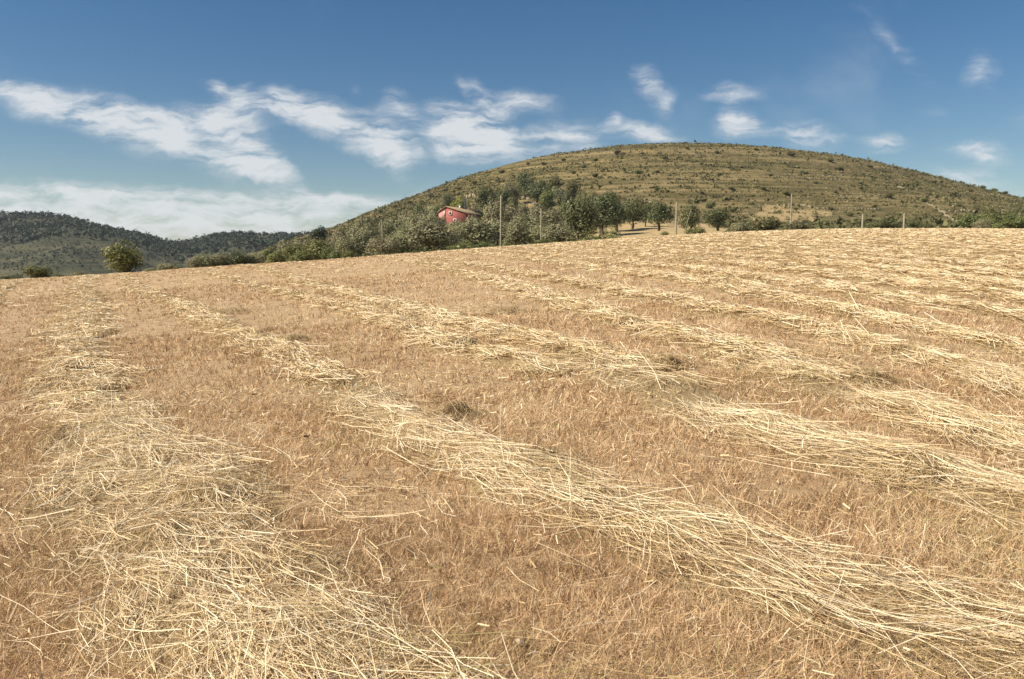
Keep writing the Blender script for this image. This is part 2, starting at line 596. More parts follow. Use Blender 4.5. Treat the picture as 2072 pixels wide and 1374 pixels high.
o = link(bpy.data.objects.new('hill', grid_mesh('hill', X, Y, Z, MAT['hill'], attrs={'dry': dry.ravel()})))
tag(o, 'broad terraced grassy hill with a rounded top behind the field', 'hill', kind='structure')

# far hills on the left
FC = np.array([-900, -500, 0, 60, 100, 150, 200, 250, 300, 340, 370, 400, 430, 480, 540, 600, 680, 800, 1000.])
FR = {480: np.full(19, 690.) - np.linspace(0, 30, 19),
      700: np.array([585, 580, 562, 552, 545, 542, 548, 560, 568, 572, 572, 566, 560, 552, 548, 545, 545, 545, 545.]),
      900: np.array([500, 498, 497, 490, 486, 484, 492, 506, 520, 532, 536, 530, 522, 512, 508, 505, 505, 505, 505.]),
      1250: np.array([428, 430, 435, 435, 437, 445, 460, 471, 481, 494, 495, 487, 478, 475, 479, 477, 475, 480, 490.])}
FE = {k: tab(FC, r, 2) for k, r in FR.items()}


def far_z(x, y):
    a = np.clip(x / y, -1.29, 1.29)
    ks = sorted(FE)
    e = np.interp(a, AF, FE[1250])
    out = CAM_H + y * e
    for y0, y1 in zip(ks[:-1], ks[1:]):
        t = (y - y0) / (y1 - y0)
        e = np.interp(a, AF, FE[y0]) * (1 - t) + np.interp(a, AF, FE[y1]) * t
        out = np.where((y >= y0) & (y < y1), CAM_H + y * e, out)
    d = np.maximum(0, y - 1250)
    zr = CAM_H + 1250 * np.interp(a, AF, FE[1250])
    out = np.where(y > 1250, zr - d * .1 - d * d * .0006, out)
    out = out + (fbm(x * .012, y * .008, 4, 9) - .5) * 22 * np.clip((y - 480) / 200, 0, 1) * np.clip((1270 - y) / 250, .1, 1)
    return terrace(out, x, y, np.clip((1150 - y) / 100, 0, 1) * .8)


aa = np.linspace(-.92, .02, 220)
yy = np.concatenate([np.linspace(480, 1260, 180), np.linspace(1260, 1700, 14)[1:]])
A, Y = np.meshgrid(aa, yy)
X = A * Y
o = link(bpy.data.objects.new('far_hill', grid_mesh('far_hill', X, Y, far_z(X, Y), MAT['farhill'])))
tag(o, 'distant terraced hills across the valley with wooded ridge', 'hill', kind='structure')

# the country all round
n = 48
ang = np.linspace(0, 2 * math.pi, n, endpoint=False)
v = np.concatenate([[[0, 0, -75]], np.stack([np.cos(ang) * 9000, np.sin(ang) * 9000, np.full(n, -75.)], -1)])
f = np.array([[0, 1 + i, 1 + (i + 1) % n] for i in range(n)])
o = link(bpy.data.objects.new('ground', make_mesh('ground', v, f, MAT['valley'])))
tag(o, 'dry valley floor all around the hills', 'ground', kind='structure')


# ------------------------------------------------------------------ stems as geometry
def tubes(P, rad):
    """P (N,K,3) centre lines, rad (N,K): three-sided stems"""
    N, K, _ = P.shape
    d = P[:, -1] - P[:, 0]
    d /= np.linalg.norm(d, axis=1, keepdims=True) + 1e-9
    side = np.cross(d, np.array([0.13, 0.07, 1.0]))
    side /= np.linalg.norm(side, axis=1, keepdims=True) + 1e-9
    up = np.cross(side, d)
    V = np.empty((N, K, 3, 3))
    for j, an in enumerate((90, 210, 330)):
        off = side * math.cos(R(an)) + up * math.sin(R(an))
        V[:, :, j] = P + off[:, None, :] * rad[:, :, None]
    base = (np.arange(N) * K * 3)[:, None, None]
    k = (np.arange(K - 1) * 3)[None, :, None]
    j = np.arange(3)[None, None, :]; j2 = (j + 1) % 3
    b = base + k
    F = np.stack([b + j, b + j2, b + j2 + 3, b + j + 3], -1).reshape(-1, 4)
    return V.reshape(-1, 3), F, (K - 1) * 3


def ribbons(P, width, side):
    N, K, _ = P.shape
    V = np.empty((N, K, 2, 3))
    w = width if width.ndim == 2 else np.repeat(width[:, None], K, 1)
    V[:, :, 0] = P - side[:, None, :] * w[:, :, None] * .5
    V[:, :, 1] = P + side[:, None, :] * w[:, :, None] * .5
    b = (np.arange(N) * K * 2)[:, None] + (np.arange(K - 1) * 2)[None]
    F = np.stack([b, b + 1, b + 3, b + 2], -1).reshape(-1, 4)
    return V.reshape(-1, 3), F, K - 1


def blades(P, width, side):
    """leaf blades that taper to a point: K-1 pairs and a tip"""
    N, K, _ = P.shape
    M = 2 * (K - 1) + 1
    V = np.empty((N, M, 3))
    for k in range(K - 1):
        V[:, 2 * k] = P[:, k] - side * (width[:, k] * .5)[:, None]
        V[:, 2 * k + 1] = P[:, k] + side * (width[:, k] * .5)[:, None]
    V[:, -1] = P[:, -1]
    b = np.arange(N)[:, None] * M
    q = [np.concatenate([b + 2 * k, b + 2 * k + 1, b + 2 * k + 3, b + 2 * k + 2], 1) for k in range(K - 2)]
    t = np.concatenate([b + M - 3, b + M - 2, b + M - 1], 1)
    return V.reshape(-1, 3), q, t


# ------------------------------------------------------------------ windrows
class Path:
    def __init__(self, pts, back=2.0, fwd_to=78.0):
        p = np.array(pts, float)
        d = p[0] - p[1]; d /= np.linalg.norm(d)
        p = np.vstack([p[0] + d * back, p])
        if fwd_to and p[-1, 1] < fwd_to:
            d = p[-1] - p[-3]; d /= np.linalg.norm(d)
            d = d * .9 + np.array([-.25, .97]) * .1
            p = np.vstack([p, p[-1] + d * (fwd_to - p[-1, 1]) / d[1]])
        s = np.concatenate([[0], np.cumsum(np.linalg.norm(np.diff(p, axis=0), axis=1))])
        self.s = np.arange(0, s[-1], .1)
        q = np.stack([np.interp(self.s, s, p[:, i]) for i in (0, 1)], -1)
        ker = np.hanning(15); ker /= ker.sum()
        for i in (0, 1):
            q[:, i] = np.convolve(np.pad(q[:, i], 7, mode='reflect', reflect_type='odd'), ker, 'valid')
        self.q = q
        t = np.gradient(q, axis=0)
        self.t = t / np.linalg.norm(t, axis=1, keepdims=True)
        self.L = self.s[-1]

    def at(self, s, t=0):
        s = np.clip(s, 0, self.L)
        x = np.interp(s, self.s, self.q[:, 0]); y = np.interp(s, self.s, self.q[:, 1])
        tx = np.interp(s, self.s, self.t[:, 0]); ty = np.interp(s, self.s, self.t[:, 1])
        return x - ty * t, y + tx * t, tx, ty


HEAPS = [field_at(*q) for q in [(920, 830), (1100, 925), (1750, 765), (1350, 740), (1880, 965), (300, 830), (120, 890), (430, 1030),
                                (455, 628), (592, 685), (1010, 630), (1115, 687), (1380, 775), (640, 1150), (330, 1120), (950, 700),
                                (1740, 500), (1590, 545), (2010, 650), (620, 600), (700, 570)]]
HEAP_A = rng.uniform(.13, .20, len(HEAPS))
HEAP_A *= .5
HEAP_R = rng.uniform(.11, .18, len(HEAPS))


class Windrow:
    def __init__(self, path, half, seed, ht=.062):
        self.p, self.half, self.seed, self.ht = path, half, seed, ht

    def width(self, s):
        return self.half * (.70 + .65 * vnoise(s * .55, self.seed * 7.3, 11) + .25 * (vnoise(s * 2.1, self.seed * 3.1, 12) - .5))

    def h(self, s, t):
        w = self.width(s)
        x, y, _, _ = self.p.at(s, t)
        edge = .32 * (fbm(x * 3.1, y * 3.1, 2, self.seed + 3) - .5)
        q = np.clip(1 - (t / (w * 1.05) + edge) ** 2, 0, 1)
        q = q * np.clip(s / .8, 0, 1) * np.clip((self.p.L - s) / .8, 0, 1)
        lump = np.clip(-.12 + 2.0 * fbm(x * 1.9, y * 1.9, 3, self.seed), -.1, 1.6)
        hh = self.ht * q ** .8 * lump * (1 - .45 * np.clip((y - 18) / 30, 0, 1))
        for (hx, hy), A_, r_ in zip(HEAPS, HEAP_A, HEAP_R):
            r2 = (x - hx) ** 2 + (y - hy) ** 2
            sc = max(1.0, hy / 14)
            hh = hh + A_ * np.exp(-r2 / (r_ * sc) ** 2) * q ** .4
        return hh - (q <= 0) * .03


def zone(y):
    return 0 if y < 8 else (1 if y < 24 else 2)


ROWS_PX = [
    (.60, [(640, 1420), (600, 1374), (530, 1270), (400, 1150), (320, 1020), (285, 950), (215, 870), (165, 790), (150, 740), (155, 700), (165, 650), (175, 610), (160, 585)]),
    (.36, [(2072, 1310), (1715, 1228), (1386, 1100), (1201, 1034), (1034, 965), (909, 922), (783, 860), (700, 790), (574, 720), (456, 670), (371, 622), (290, 590)]),
    (.40, [(2072, 1030), (1868, 960), (1677, 920), (1544, 880), (1420, 835), (1340, 790), (1250, 740), (1130, 703), (1000, 675), (900, 650), (800, 620), (700, 595)]),
    (.33, [(1130, 762), (1040, 735), (940, 712), (880, 690), (800, 655), (700, 625), (600, 600), (500, 575)]),
    (.43, [(2072, 915), (1933, 865), (1784, 818), (1635, 765), (1486, 713), (1400, 689), (1274, 659), (1173, 625), (1072, 588), (970, 561), (869, 537)]),
    (.42, [(2072, 795), (1933, 750), (1784, 704), (1635, 668), (1486, 635), (1375, 612), (1274, 595), (1139, 567), (1038, 550)]),
    (.45, [(2072, 715), (1933, 683), (1784, 650), (1635, 618), (1450, 575), (1300, 555), (1150, 535)]),
    (.50, [(2072, 645), (1784, 600), (1500, 560), (1300, 535)]),
]
ROW_LABEL = [
    'tousled wide straw windrow nearest the lone round bush at the field edge',
    'long pale straw windrow with two dark clumps on its flank, beside the tousled wide one',
    'pale straw windrow with a dark hollow heap, second over from the tousled wide one',
    'short broken straw windrow that ends in the middle of the stubble',
    'dense unbroken straw windrow with one upturned dark heap on its crest',
    'straw windrow just uphill of the one with the upturned heap',
    'straw windrow second uphill of the one with the upturned heap',
    'straw windrow third uphill of the one with the upturned heap',
]
WINDROWS = []
for i, (half, px) in enumerate(ROWS_PX):
    pts = [field_at(*q) for q in px]
    if i == 3:
        P_ = Path(pts, back=.05)
    else:
        P_ = Path(pts)
    WINDROWS.append(Windrow(P_, half, 20 + i))
base = WINDROWS[-1].p
NEAR_ROWS = len(WINDROWS)
for j in range(1, 34):
    q = base.q[::15].copy()
    q[:, 0] += 1.95 * j
    m = (q[:, 0] < .78 * q[:, 1] + 3)
    q = q[m]
    if len(q) > 3:
        WINDROWS.append(Windrow(Path(q, back=1.0), .55, 60 + j, ht=.085))
# one more on the far left, entering from outside the frame
q = WINDROWS[0].p.q[::12].copy(); q[:, 0] -= 2.0 + .05 * q[:, 1]
WINDROWS.append(Windrow(Path(q, back=0.5), .42, 99))


def build_windrow(W, idx):
    """hay bed (lofted mound) and straw stems of one windrow"""
    p = W.p
    # bed
    ss = []
    s = 0.0
    while s < p.L:
        ss.append(s)
        y = p.at(s)[1]
        s += .07 if y < 8 else (.16 if y < 24 else .5)
    ss = np.array(ss)
    tt = np.linspace(-1.12, 1.12, 15 if idx < NEAR_ROWS else 9)
    S, T = np.meshgrid(ss, tt, indexing='ij')
    T = T * W.width(S)
    xx, yy_, _, _ = p.at(S, T)
    zz = field_z(xx, yy_) + W.h(S, T) - .012
    bed = (xx, yy_, zz)
    # straw
    out = {0: [], 1: [], 2: []}
    dens = {0: 2450, 1: 800, 2: 160}
    smax = p.L
    seg = np.arange(0, smax, .25)
    ymid = p.at(seg + .125)[1]
    xm = p.at(seg + .125)[0]
    vis = (ymid > 1.7) & (np.abs(xm) < .68 * ymid + 2.4) & (ymid < 76)
    for z_ in (0, 1, 2):
        m = vis & (np.array([zone(v_ + j_) for v_, j_ in zip(ymid, rng.normal(0, 1.5, len(ymid)))]) == z_)
        if not m.any():
            continue
        ssel = seg[m]
        nb_per = dens[z_] * .25 / (22 if z_ < 2 else 8) * (W.half / .42)
        if z_ == 2 and idx >= NEAR_ROWS:
            nb_per *= .9
        nb = rng.poisson(nb_per * len(ssel))
        per = 22 if z_ < 2 else 8
        bs = rng.choice(ssel, nb) + rng.uniform(0, .25, nb)
        bt = np.clip(rng.normal(0, .46 if z_ < 2 else .56, nb), -1.9, 1.9)
        bx, by, _, _ = p.at(bs, bt * W.width(bs))
        kp = rng.random(nb) < np.clip(2.7 * fbm(bx * 1.9, by * 1.9, 3, W.seed) - .50 + (.6 if z_ else .28) + .2 * (by / 30), .42 if idx else .25, 1)
        bs, bt = bs[kp], bt[kp]
        nb = len(bs)
        bphi = rng.normal(0, .36, nb)
        wild = rng.random(nb) < (.42 if idx == 0 else .16)
        bphi[wild] = rng.uniform(-math.pi / 2, math.pi / 2, wild.sum())
        btone = rng.normal(0, .10, nb)
        bspread = rng.uniform(.10, .42, nb)
        bj = np.repeat(np.arange(nb), per)
        n_ = len(bj)
        s0 = bs[bj] + rng.normal(0, .13, n_)
        t0 = bt[bj] * W.width(s0) + rng.normal(0, .07, n_)
        phi = bphi[bj] + rng.normal(0, 1, n_) * bspread[bj]
        long_ = rng.random(n_) < (.07 if z_ == 0 else .12)
        ln = np.where(long_, rng.uniform(.4, .7, n_), .05 + .36 * rng.random(n_) ** 1.4) if z_ == 0 else rng.uniform(.12, .45, n_)
        K = {0: 4, 1: 2, 2: 2}[z_]
        u = np.linspace(-.5, .5, K)[None, :] * ln[:, None]
        curl = rng.normal(0, .42, n_)[:, None] * (u / ln[:, None]) ** 2 * ln[:, None]
        sA = s0[:, None] + u * np.cos(phi)[:, None] - curl * np.sin(phi)[:, None]
        tA = t0[:, None] + u * np.sin(phi)[:, None] + curl * np.cos(phi)[:, None]
        if K > 2:
            tA = tA + rng.normal(0, .03, (n_, K)) * ln[:, None]
        xx2, yy2, _, _ = p.at(sA, tA)
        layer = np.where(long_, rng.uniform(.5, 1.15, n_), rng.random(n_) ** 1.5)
        hgt = np.maximum(W.h(sA, tA), 0)
        hm = hgt.mean(1, keepdims=True)
        hgt = hm + (hgt - hm) * .8
        lift = layer * (.06 if z_ < 2 else .045)
        tilt = rng.normal(0, .06, n_)[:, None] * u * 1.6
        sprout = (rng.random(n_) < (.02, .006, 0.0)[z_])[:, None] * np.clip(u + .5 * ln[:, None], 0, None) * rng.uniform(.1, .5, n_)[:, None]
        zz2 = field_z(xx2, yy2) + hgt + lift[:, None] + tilt + sprout + .008
        zz2 = np.maximum(zz2, field_z(xx2, yy2) + .006)
        P = np.stack([xx2, yy2, zz2], -1)
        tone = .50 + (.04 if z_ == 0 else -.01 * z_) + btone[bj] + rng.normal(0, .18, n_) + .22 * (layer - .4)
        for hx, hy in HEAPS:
            tone = tone - .38 * np.exp(-((xx2[:, 0] - hx) ** 2 + (yy2[:, 0] - hy) ** 2) / (.2 * max(1, hy / 14)) ** 2)  # heap straw darkened: some decayed hay, mostly shade painted into the tone
        patch = fbm(xx2[:, 0] * 1.4, yy2[:, 0] * 1.4, 2, 41)
        green = (rng.random(n_) < np.clip((patch - .6) * .9, .012, .15))
        tone = np.clip(tone + long_ * .10, .02, .8)
        tone = np.where(green, rng.uniform(.86, 1, n_), tone)
        out[z_].append((P, tone, ln, long_))
    return bed, out


def emit_windrow(W, idx):
    bed, out = build_windrow(W, idx)
    V, F, T = [], [], []
    off = 0
    for z_, lst in out.items():
        for P, tone, ln, long_ in lst:
            N = len(P)
            if z_ == 0:
                r = np.where(long_, rng.uniform(.0016, .0029, N), .0006 + .0019 * rng.random(N) ** 1.5)[:, None] * np.linspace(1, .6, P.shape[1])[None] * (.9 + .06 * np.clip(P[:, :1, 1], 0, 12))
            if True:
                d = P[:, -1] - P[:, 0]
                d /= np.linalg.norm(d, axis=1, keepdims=True)
                side = np.cross(d, np.stack([rng.normal(0, .8, N), rng.normal(0, .8, N), np.ones(N)], -1))
                side /= np.linalg.norm(side, axis=1, keepdims=True)
                yv = P[:, 0, 1]
                w = (.0034 + .00030 * yv) * rng.uniform(.7, 1.3, N) if z_ else r * 1.5
                v, f, k = ribbons(P, w, side)
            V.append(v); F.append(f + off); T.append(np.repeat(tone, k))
            off += len(v)
    return bed, V, F, T


far_beds, farV, farF, farT, far_off = [], [], [], [], 0
for i, W in enumerate(WINDROWS):
    bed, V, F, T = emit_windrow(W, i)
    single = i < NEAR_ROWS + 6 or i == len(WINDROWS) - 1
    if single:
        root = link(bpy.data.objects.new('hay_windrow', None))
        root.empty_display_size = .2
        c = W.p.at(W.p.L * .2)
        if i < NEAR_ROWS:
            tag(root, ROW_LABEL[i], 'windrow', 'hay windrows on the field')
        elif i == len(WINDROWS) - 1:
            tag(root, 'sparse straw windrow on the far side of the tousled wide one, away from the hill', 'windrow', 'hay windrows on the field')
        else:
            tag(root, 'straw windrow %s uphill of the one with the upturned heap' % ('fourth', 'fifth', 'sixth', 'seventh', 'eighth', 'ninth')[i - NEAR_ROWS], 'windrow', 'hay windrows on the field')
        b_ = link(bpy.data.objects.new('hay_bed', grid_mesh('hay_bed', *bed, MAT['bed'])), root)
        if V:
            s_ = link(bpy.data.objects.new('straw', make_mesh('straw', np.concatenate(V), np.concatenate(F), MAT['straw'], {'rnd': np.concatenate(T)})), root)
            s_["kind"] = 'stuff'
    else:
        far_beds.append(bed)
        for v, f, t in zip(V, F, T):
            farV.append(v); farF.append(f + far_off); farT.append(t)
        # f indices already run over this windrow's own list
        far_off += sum(len(v) for v in V)
if far_beds:
    vs, fs, off = [], [], 0
    for X, Y, Z in far_beds:
        n, m = X.shape
        idx = np.arange(n * m).reshape(n, m) + off
        fs.append(np.stack([idx[:-1, :-1], idx[:-1, 1:], idx[1:, 1:], idx[1:, :-1]], -1).reshape(-1, 4))
        vs.append(np.stack([X, Y, Z], -1).reshape(-1, 3)); off += n * m
    root = link(bpy.data.objects.new('distant_hay', make_mesh('distant_hay', np.concatenate(vs), np.concatenate(fs), MAT['bed'], smooth=True)))
    tag(root, 'blended rows of pale cut straw covering the upper end of the field', 'hay', kind='stuff')
    if farV:
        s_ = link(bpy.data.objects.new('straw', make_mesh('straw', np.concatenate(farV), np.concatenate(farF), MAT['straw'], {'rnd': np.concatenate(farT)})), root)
        s_["kind"] = 'stuff'


# ------------------------------------------------------------------ tangled clumps on the windrows, toned dark for their shade
def hay_clump(px, py, rad, hgt, label, seed):
    rg = np.random.default_rng(seed)
    x0, y0 = field_at(px, py)
    z0 = float(field_z(x0, y0)) + .03
    n = 1300 if y0 < 9 else 700
    hgt *= .9
    sc = 1 + max(0, y0 - 7) * .06
    d = rg.normal(0, 1, (n, 3)); d[:, 2] = np.abs(d[:, 2]); d /= np.linalg.norm(d, axis=1, keepdims=True)
    out_ = rg.random(n) < .4
    c = d * (rg.random(n) ** .4)[:, None] * np.array([rad, rad * .75, hgt])
    c[out_] *= np.array([2.3, 1.7, .45]) if y0 < 12 else np.array([1.4, 1.3, .6])
    c *= (.6 + .8 * vnoise(np.arctan2(c[:, 1], c[:, 0]) * 1.6 + 9, seed * 3.3, seed))[:, None]
    t = np.cross(d, rg.normal(0, 1, (n, 3)) + np.array([0, 0, .6])); t /= np.linalg.norm(t, axis=1, keepdims=True)
    L = rg.uniform(.06, .26, n)
    u = np.linspace(-.5, .5, 3)
    P = c[:, None, :] + t[:, None, :] * (L[:, None] * u)[:, :, None] - d[:, None, :] * ((u ** 2)[None] * L[:, None] * .9)[:, :, None]
    P[:, :, 2] = np.maximum(P[:, :, 2], .004)
    P += np.array([0, 0, z0]) * 0
    v, f, k = tubes(P, (rg.uniform(.0009, .002, n) * sc)[:, None] * np.ones((1, 3)))
    tone = np.clip(rg.normal(.22 if y0 < 12 else .38, .15, n) + out_ * .22 + (c[:, 2] / hgt > .7) * .25, 0, .75)  # shade of the clump painted in as dark straw, tops kept lighter
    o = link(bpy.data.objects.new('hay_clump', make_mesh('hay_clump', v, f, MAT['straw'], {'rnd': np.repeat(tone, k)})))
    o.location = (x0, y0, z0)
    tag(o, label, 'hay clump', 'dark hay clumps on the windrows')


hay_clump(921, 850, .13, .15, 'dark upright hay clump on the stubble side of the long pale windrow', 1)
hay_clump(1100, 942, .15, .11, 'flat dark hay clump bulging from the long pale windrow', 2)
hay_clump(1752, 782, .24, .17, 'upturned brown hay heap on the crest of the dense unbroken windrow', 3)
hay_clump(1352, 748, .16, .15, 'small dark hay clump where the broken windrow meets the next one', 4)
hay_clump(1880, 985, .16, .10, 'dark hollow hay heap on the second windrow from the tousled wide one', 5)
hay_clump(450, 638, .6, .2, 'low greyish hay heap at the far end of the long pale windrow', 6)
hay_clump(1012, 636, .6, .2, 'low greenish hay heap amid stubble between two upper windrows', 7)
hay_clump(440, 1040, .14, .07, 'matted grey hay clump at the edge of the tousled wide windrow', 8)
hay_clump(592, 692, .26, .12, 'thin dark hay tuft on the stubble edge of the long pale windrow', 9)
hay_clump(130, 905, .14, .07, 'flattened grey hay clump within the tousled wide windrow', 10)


# ------------------------------------------------------------------ stubble
def wedge_points(n, y0, y1, margin=2.2):
    y = np.sqrt(rng.uniform(y0 ** 2, y1 ** 2, n))
    x = rng.uniform(-1, 1, n) * (.70 * y + margin)
    return x, y


def build_stubble():
    V, Q, TR, TQ, TT = [], [], [], [], []
    off = 0
    spec = [(1.6, 4.5, 46000, 3), (1.6, 4.5, 185000, 2), (4.5, 8, 36000, 3), (4.5, 8, 150000, 2), (8, 15, 130000, 2), (15, 32, 90000, 2), (32, 80, 80000, 2)]
    for y0, y1, n, K in spec:
        # tufts share lean and tone
        per = 6
        tx, ty = wedge_points(n // per, y0, y1)
        patch = fbm(tx * 1.3, ty * 1.3, 3, 71)
        keep = rng.random(len(tx)) < np.clip(.1 + 1.6 * patch, .3, 1)
        tx, ty, patch = tx[keep], ty[keep], patch[keep]
        j = np.repeat(np.arange(len(tx)), per)
        N = len(j)
        x = tx[j] + rng.normal(0, .020 + .0016 * y0, N)
        y = ty[j] + rng.normal(0, .020 + .0016 * y0, N)
        lean = rng.normal(0, .22, (len(tx), 2))[j] + rng.normal(0, .32, (N, 2))
        flat = rng.random(N) < .30
        lean[flat] *= 4.0
        L = rng.uniform(.035, .115, N) * np.where(rng.random(N) < .06, 1.7, 1)
        u = np.linspace(0, 1, K)[None]
        nrm = np.sqrt(1 + (lean ** 2).sum(1))
        P = np.empty((N, K, 3))
        bend = rng.normal(0, .45, (N, 2))
        for c, base_ in ((0, x), (1, y)):
            P[:, :, c] = base_[:, None] + (L / nrm)[:, None] * (lean[:, c:c + 1] * u + bend[:, c:c + 1] * u * u)
        lift = np.where(flat, rng.uniform(0, .045, N), 0)
        P[:, :, 2] = (field_z(x, y) - .006 + lift)[:, None] + (L / nrm)[:, None] * u * (1 - .3 * u * flat[:, None])
        an = rng.uniform(0, math.pi, N)
        side = np.stack([np.cos(an), np.sin(an), rng.normal(0, .4, N) * flat], -1)
        w = (.0013 + (.00055 if y1 < 9 else .00085) * y) * rng.uniform(.5, 1.5, N)
        W_ = w[:, None] * np.linspace(1.1, .5, K)[None]
        v, q, t = blades(P, W_, side)
        tone = .50 + rng.normal(0, .16, len(tx))[j] + rng.normal(0, .22, N) + (patch[j] - .5) * .7
        tone = np.clip(tone, .02, .94)
        gp = fbm(x * .8 + 9, y * .8, 2, 77)
        tone = np.where(rng.random(N) < np.clip((gp - .62) * .9, .004, .2), 1.0, tone)
        V.append(v)
        for qq in q:
            Q.append(qq + off); TQ.append(tone)
        TR.append(t + off); TT.append(tone)
        off += len(v)
    o = link(bpy.data.objects.new('stubble', make_mesh('stubble', np.concatenate(V), [np.concatenate(Q), np.concatenate(TR)], MAT['stubble'],
                                                       {'rnd': np.concatenate(TQ + TT)})))
    tag(o, 'short orange brown stubble and dry grass between the straw windrows', 'stubble', kind='stuff')
    # single straws lying between the rows
    n = 6000
    x, y = wedge_points(n, 1.9, 20)
    an = np.where(rng.random(n) < .6, R(112) + rng.normal(0, .5, n), rng.uniform(0, math.pi, n))
    L = rng.uniform(.06, .45, n)
    u = np.linspace(-.5, .5, 3)[None] * L[:, None]
    cu = rng.normal(0, .3, n)[:, None] * (u / L[:, None]) ** 2 * L[:, None]
    xx = x[:, None] + u * np.cos(an)[:, None] - cu * np.sin(an)[:, None]
    yy_ = y[:, None] + u * np.sin(an)[:, None] + cu * np.cos(an)[:, None]
    zz = field_z(xx, yy_) + rng.uniform(.02, .075, n)[:, None] + rng.normal(0, .1, n)[:, None] * u
    v, f, k = tubes(np.stack([xx, yy_, zz], -1), (rng.uniform(.0009, .0018, n) * (1 + y * .05))[:, None] * np.ones((1, 3)))
    tn = np.repeat(np.clip(rng.normal(.5, .18, n), 0, .8), k)
    mc = 15000
    x, y = wedge_points(mc, 1.9, 9)
    an = rng.uniform(0, math.pi, mc)
    L = rng.uniform(.015, .09, mc)
    u = np.array([-.5, .5])[None] * L[:, None]
    xx = x[:, None] + u * np.cos(an)[:, None]; yy_ = y[:, None] + u * np.sin(an)[:, None]
    zz = field_z(xx, yy_) + rng.uniform(.02, .08, mc)[:, None] + rng.normal(0, .4, mc)[:, None] * u
    sd = np.stack([-np.sin(an), np.cos(an), rng.normal(0, .6, mc)], -1)
    v2, f2, k2 = ribbons(np.stack([xx, yy_, zz], -1), (.0015 + .0005 * y) * rng.uniform(.6, 1.6, mc), sd)
    f = np.concatenate([f, f2 + len(v)]); v = np.concatenate([v, v2])
    tn = np.concatenate([tn, np.clip(rng.normal(.55, .25, mc), 0, .95)])
    m = 18000
    x, y = wedge_points(m, 24, 76)
    keep = rng.random(m) < np.clip(2.2 * fbm(x * .35, y * .35, 3, 81) - .5, .08, 1)
    x, y = x[keep], y[keep]; m = len(x)
    an = R(105) + rng.normal(0, .7, m)
    L = rng.uniform(.12, .45, m)
    u = np.array([-.5, .5])[None] * L[:, None]
    xx = x[:, None] + u * np.cos(an)[:, None]; yy_ = y[:, None] + u * np.sin(an)[:, None]
    zz = field_z(xx, yy_) + rng.uniform(.03, .09, m)[:, None]
    sd = np.stack([-np.sin(an), np.cos(an), rng.normal(0, .6, m)], -1)
    v2, f2, k2 = ribbons(np.stack([xx, yy_, zz], -1), (.003 + .0003 * y) * rng.uniform(.7, 1.4, m), sd)
    f = np.concatenate([f, f2 + len(v)]); v = np.concatenate([v, v2])
    tn = np.concatenate([tn, np.clip(rng.normal(.55, .18, m), 0, .8)])
    o = link(bpy.data.objects.new('loose_straw', make_mesh('loose_straw', v, f, MAT['straw'], {'rnd': tn})))
    tag(o, 'single pale straws strewn over the stubble between windrows', 'straw', kind='stuff')


build_stubble()


# ------------------------------------------------------------------ vegetation
def leaf_cards(C, size, rg, out_dir=None):
    """diamond leaf clumps at centres C"""
    N = len(C)
    nrm = rg.normal(0, 1, (N, 3))
    if out_dir is not None:
        nrm = nrm * .45 + out_dir * 1.3 + np.array([0, 0, .35])
    nrm /= np.linalg.norm(nrm, axis=1, keepdims=True)
    t = np.cross(nrm, rg.normal(0, 1, (N, 3)))
    t /= np.linalg.norm(t, axis=1, keepdims=True)
    b = np.cross(nrm, t)
    s = size * rg.uniform(.6, 1.4, N)
    l = t * s[:, None]; w = b * (s * rg.uniform(.35, .7, N))[:, None]
    V = np.stack([C - l, C + w - l * .1, C + l, C - w + l * .1], 1).reshape(-1, 3)
    F = np.arange(N * 4).reshape(N, 4)
    return V, F


def limb(p0, p1, r0, r1, rg, K=5, sides=6):
    p0 = np.array(p0, float); p1 = np.array(p1, float)
    u = np.linspace(0, 1, K)[:, None]
    c = p0 + (p1 - p0) * u
    wob = rg.normal(0, .08, (K, 3)) * np.linalg.norm(p1 - p0) * np.sin(u * math.pi)
    c = c + wob
    d = p1 - p0; d /= np.linalg.norm(d)
    s = np.cross(d, [.3, .9, .1]); s /= np.linalg.norm(s); b = np.cross(d, s)
    an = np.linspace(0, 2 * math.pi, sides, endpoint=False)
    ring = np.cos(an)[:, None] * s + np.sin(an)[:, None] * b
    rr = (r0 + (r1 - r0) * u[:, 0])
    V = (c[:, None, :] + ring[None] * rr[:, None, None]).reshape(-1, 3)
    F = []
    for k in range(K - 1):
        for j in range(sides):
            F.append([k * sides + j, k * sides + (j + 1) % sides, (k + 1) * sides + (j + 1) % sides, (k + 1) * sides + j])
    return V, np.array(F)


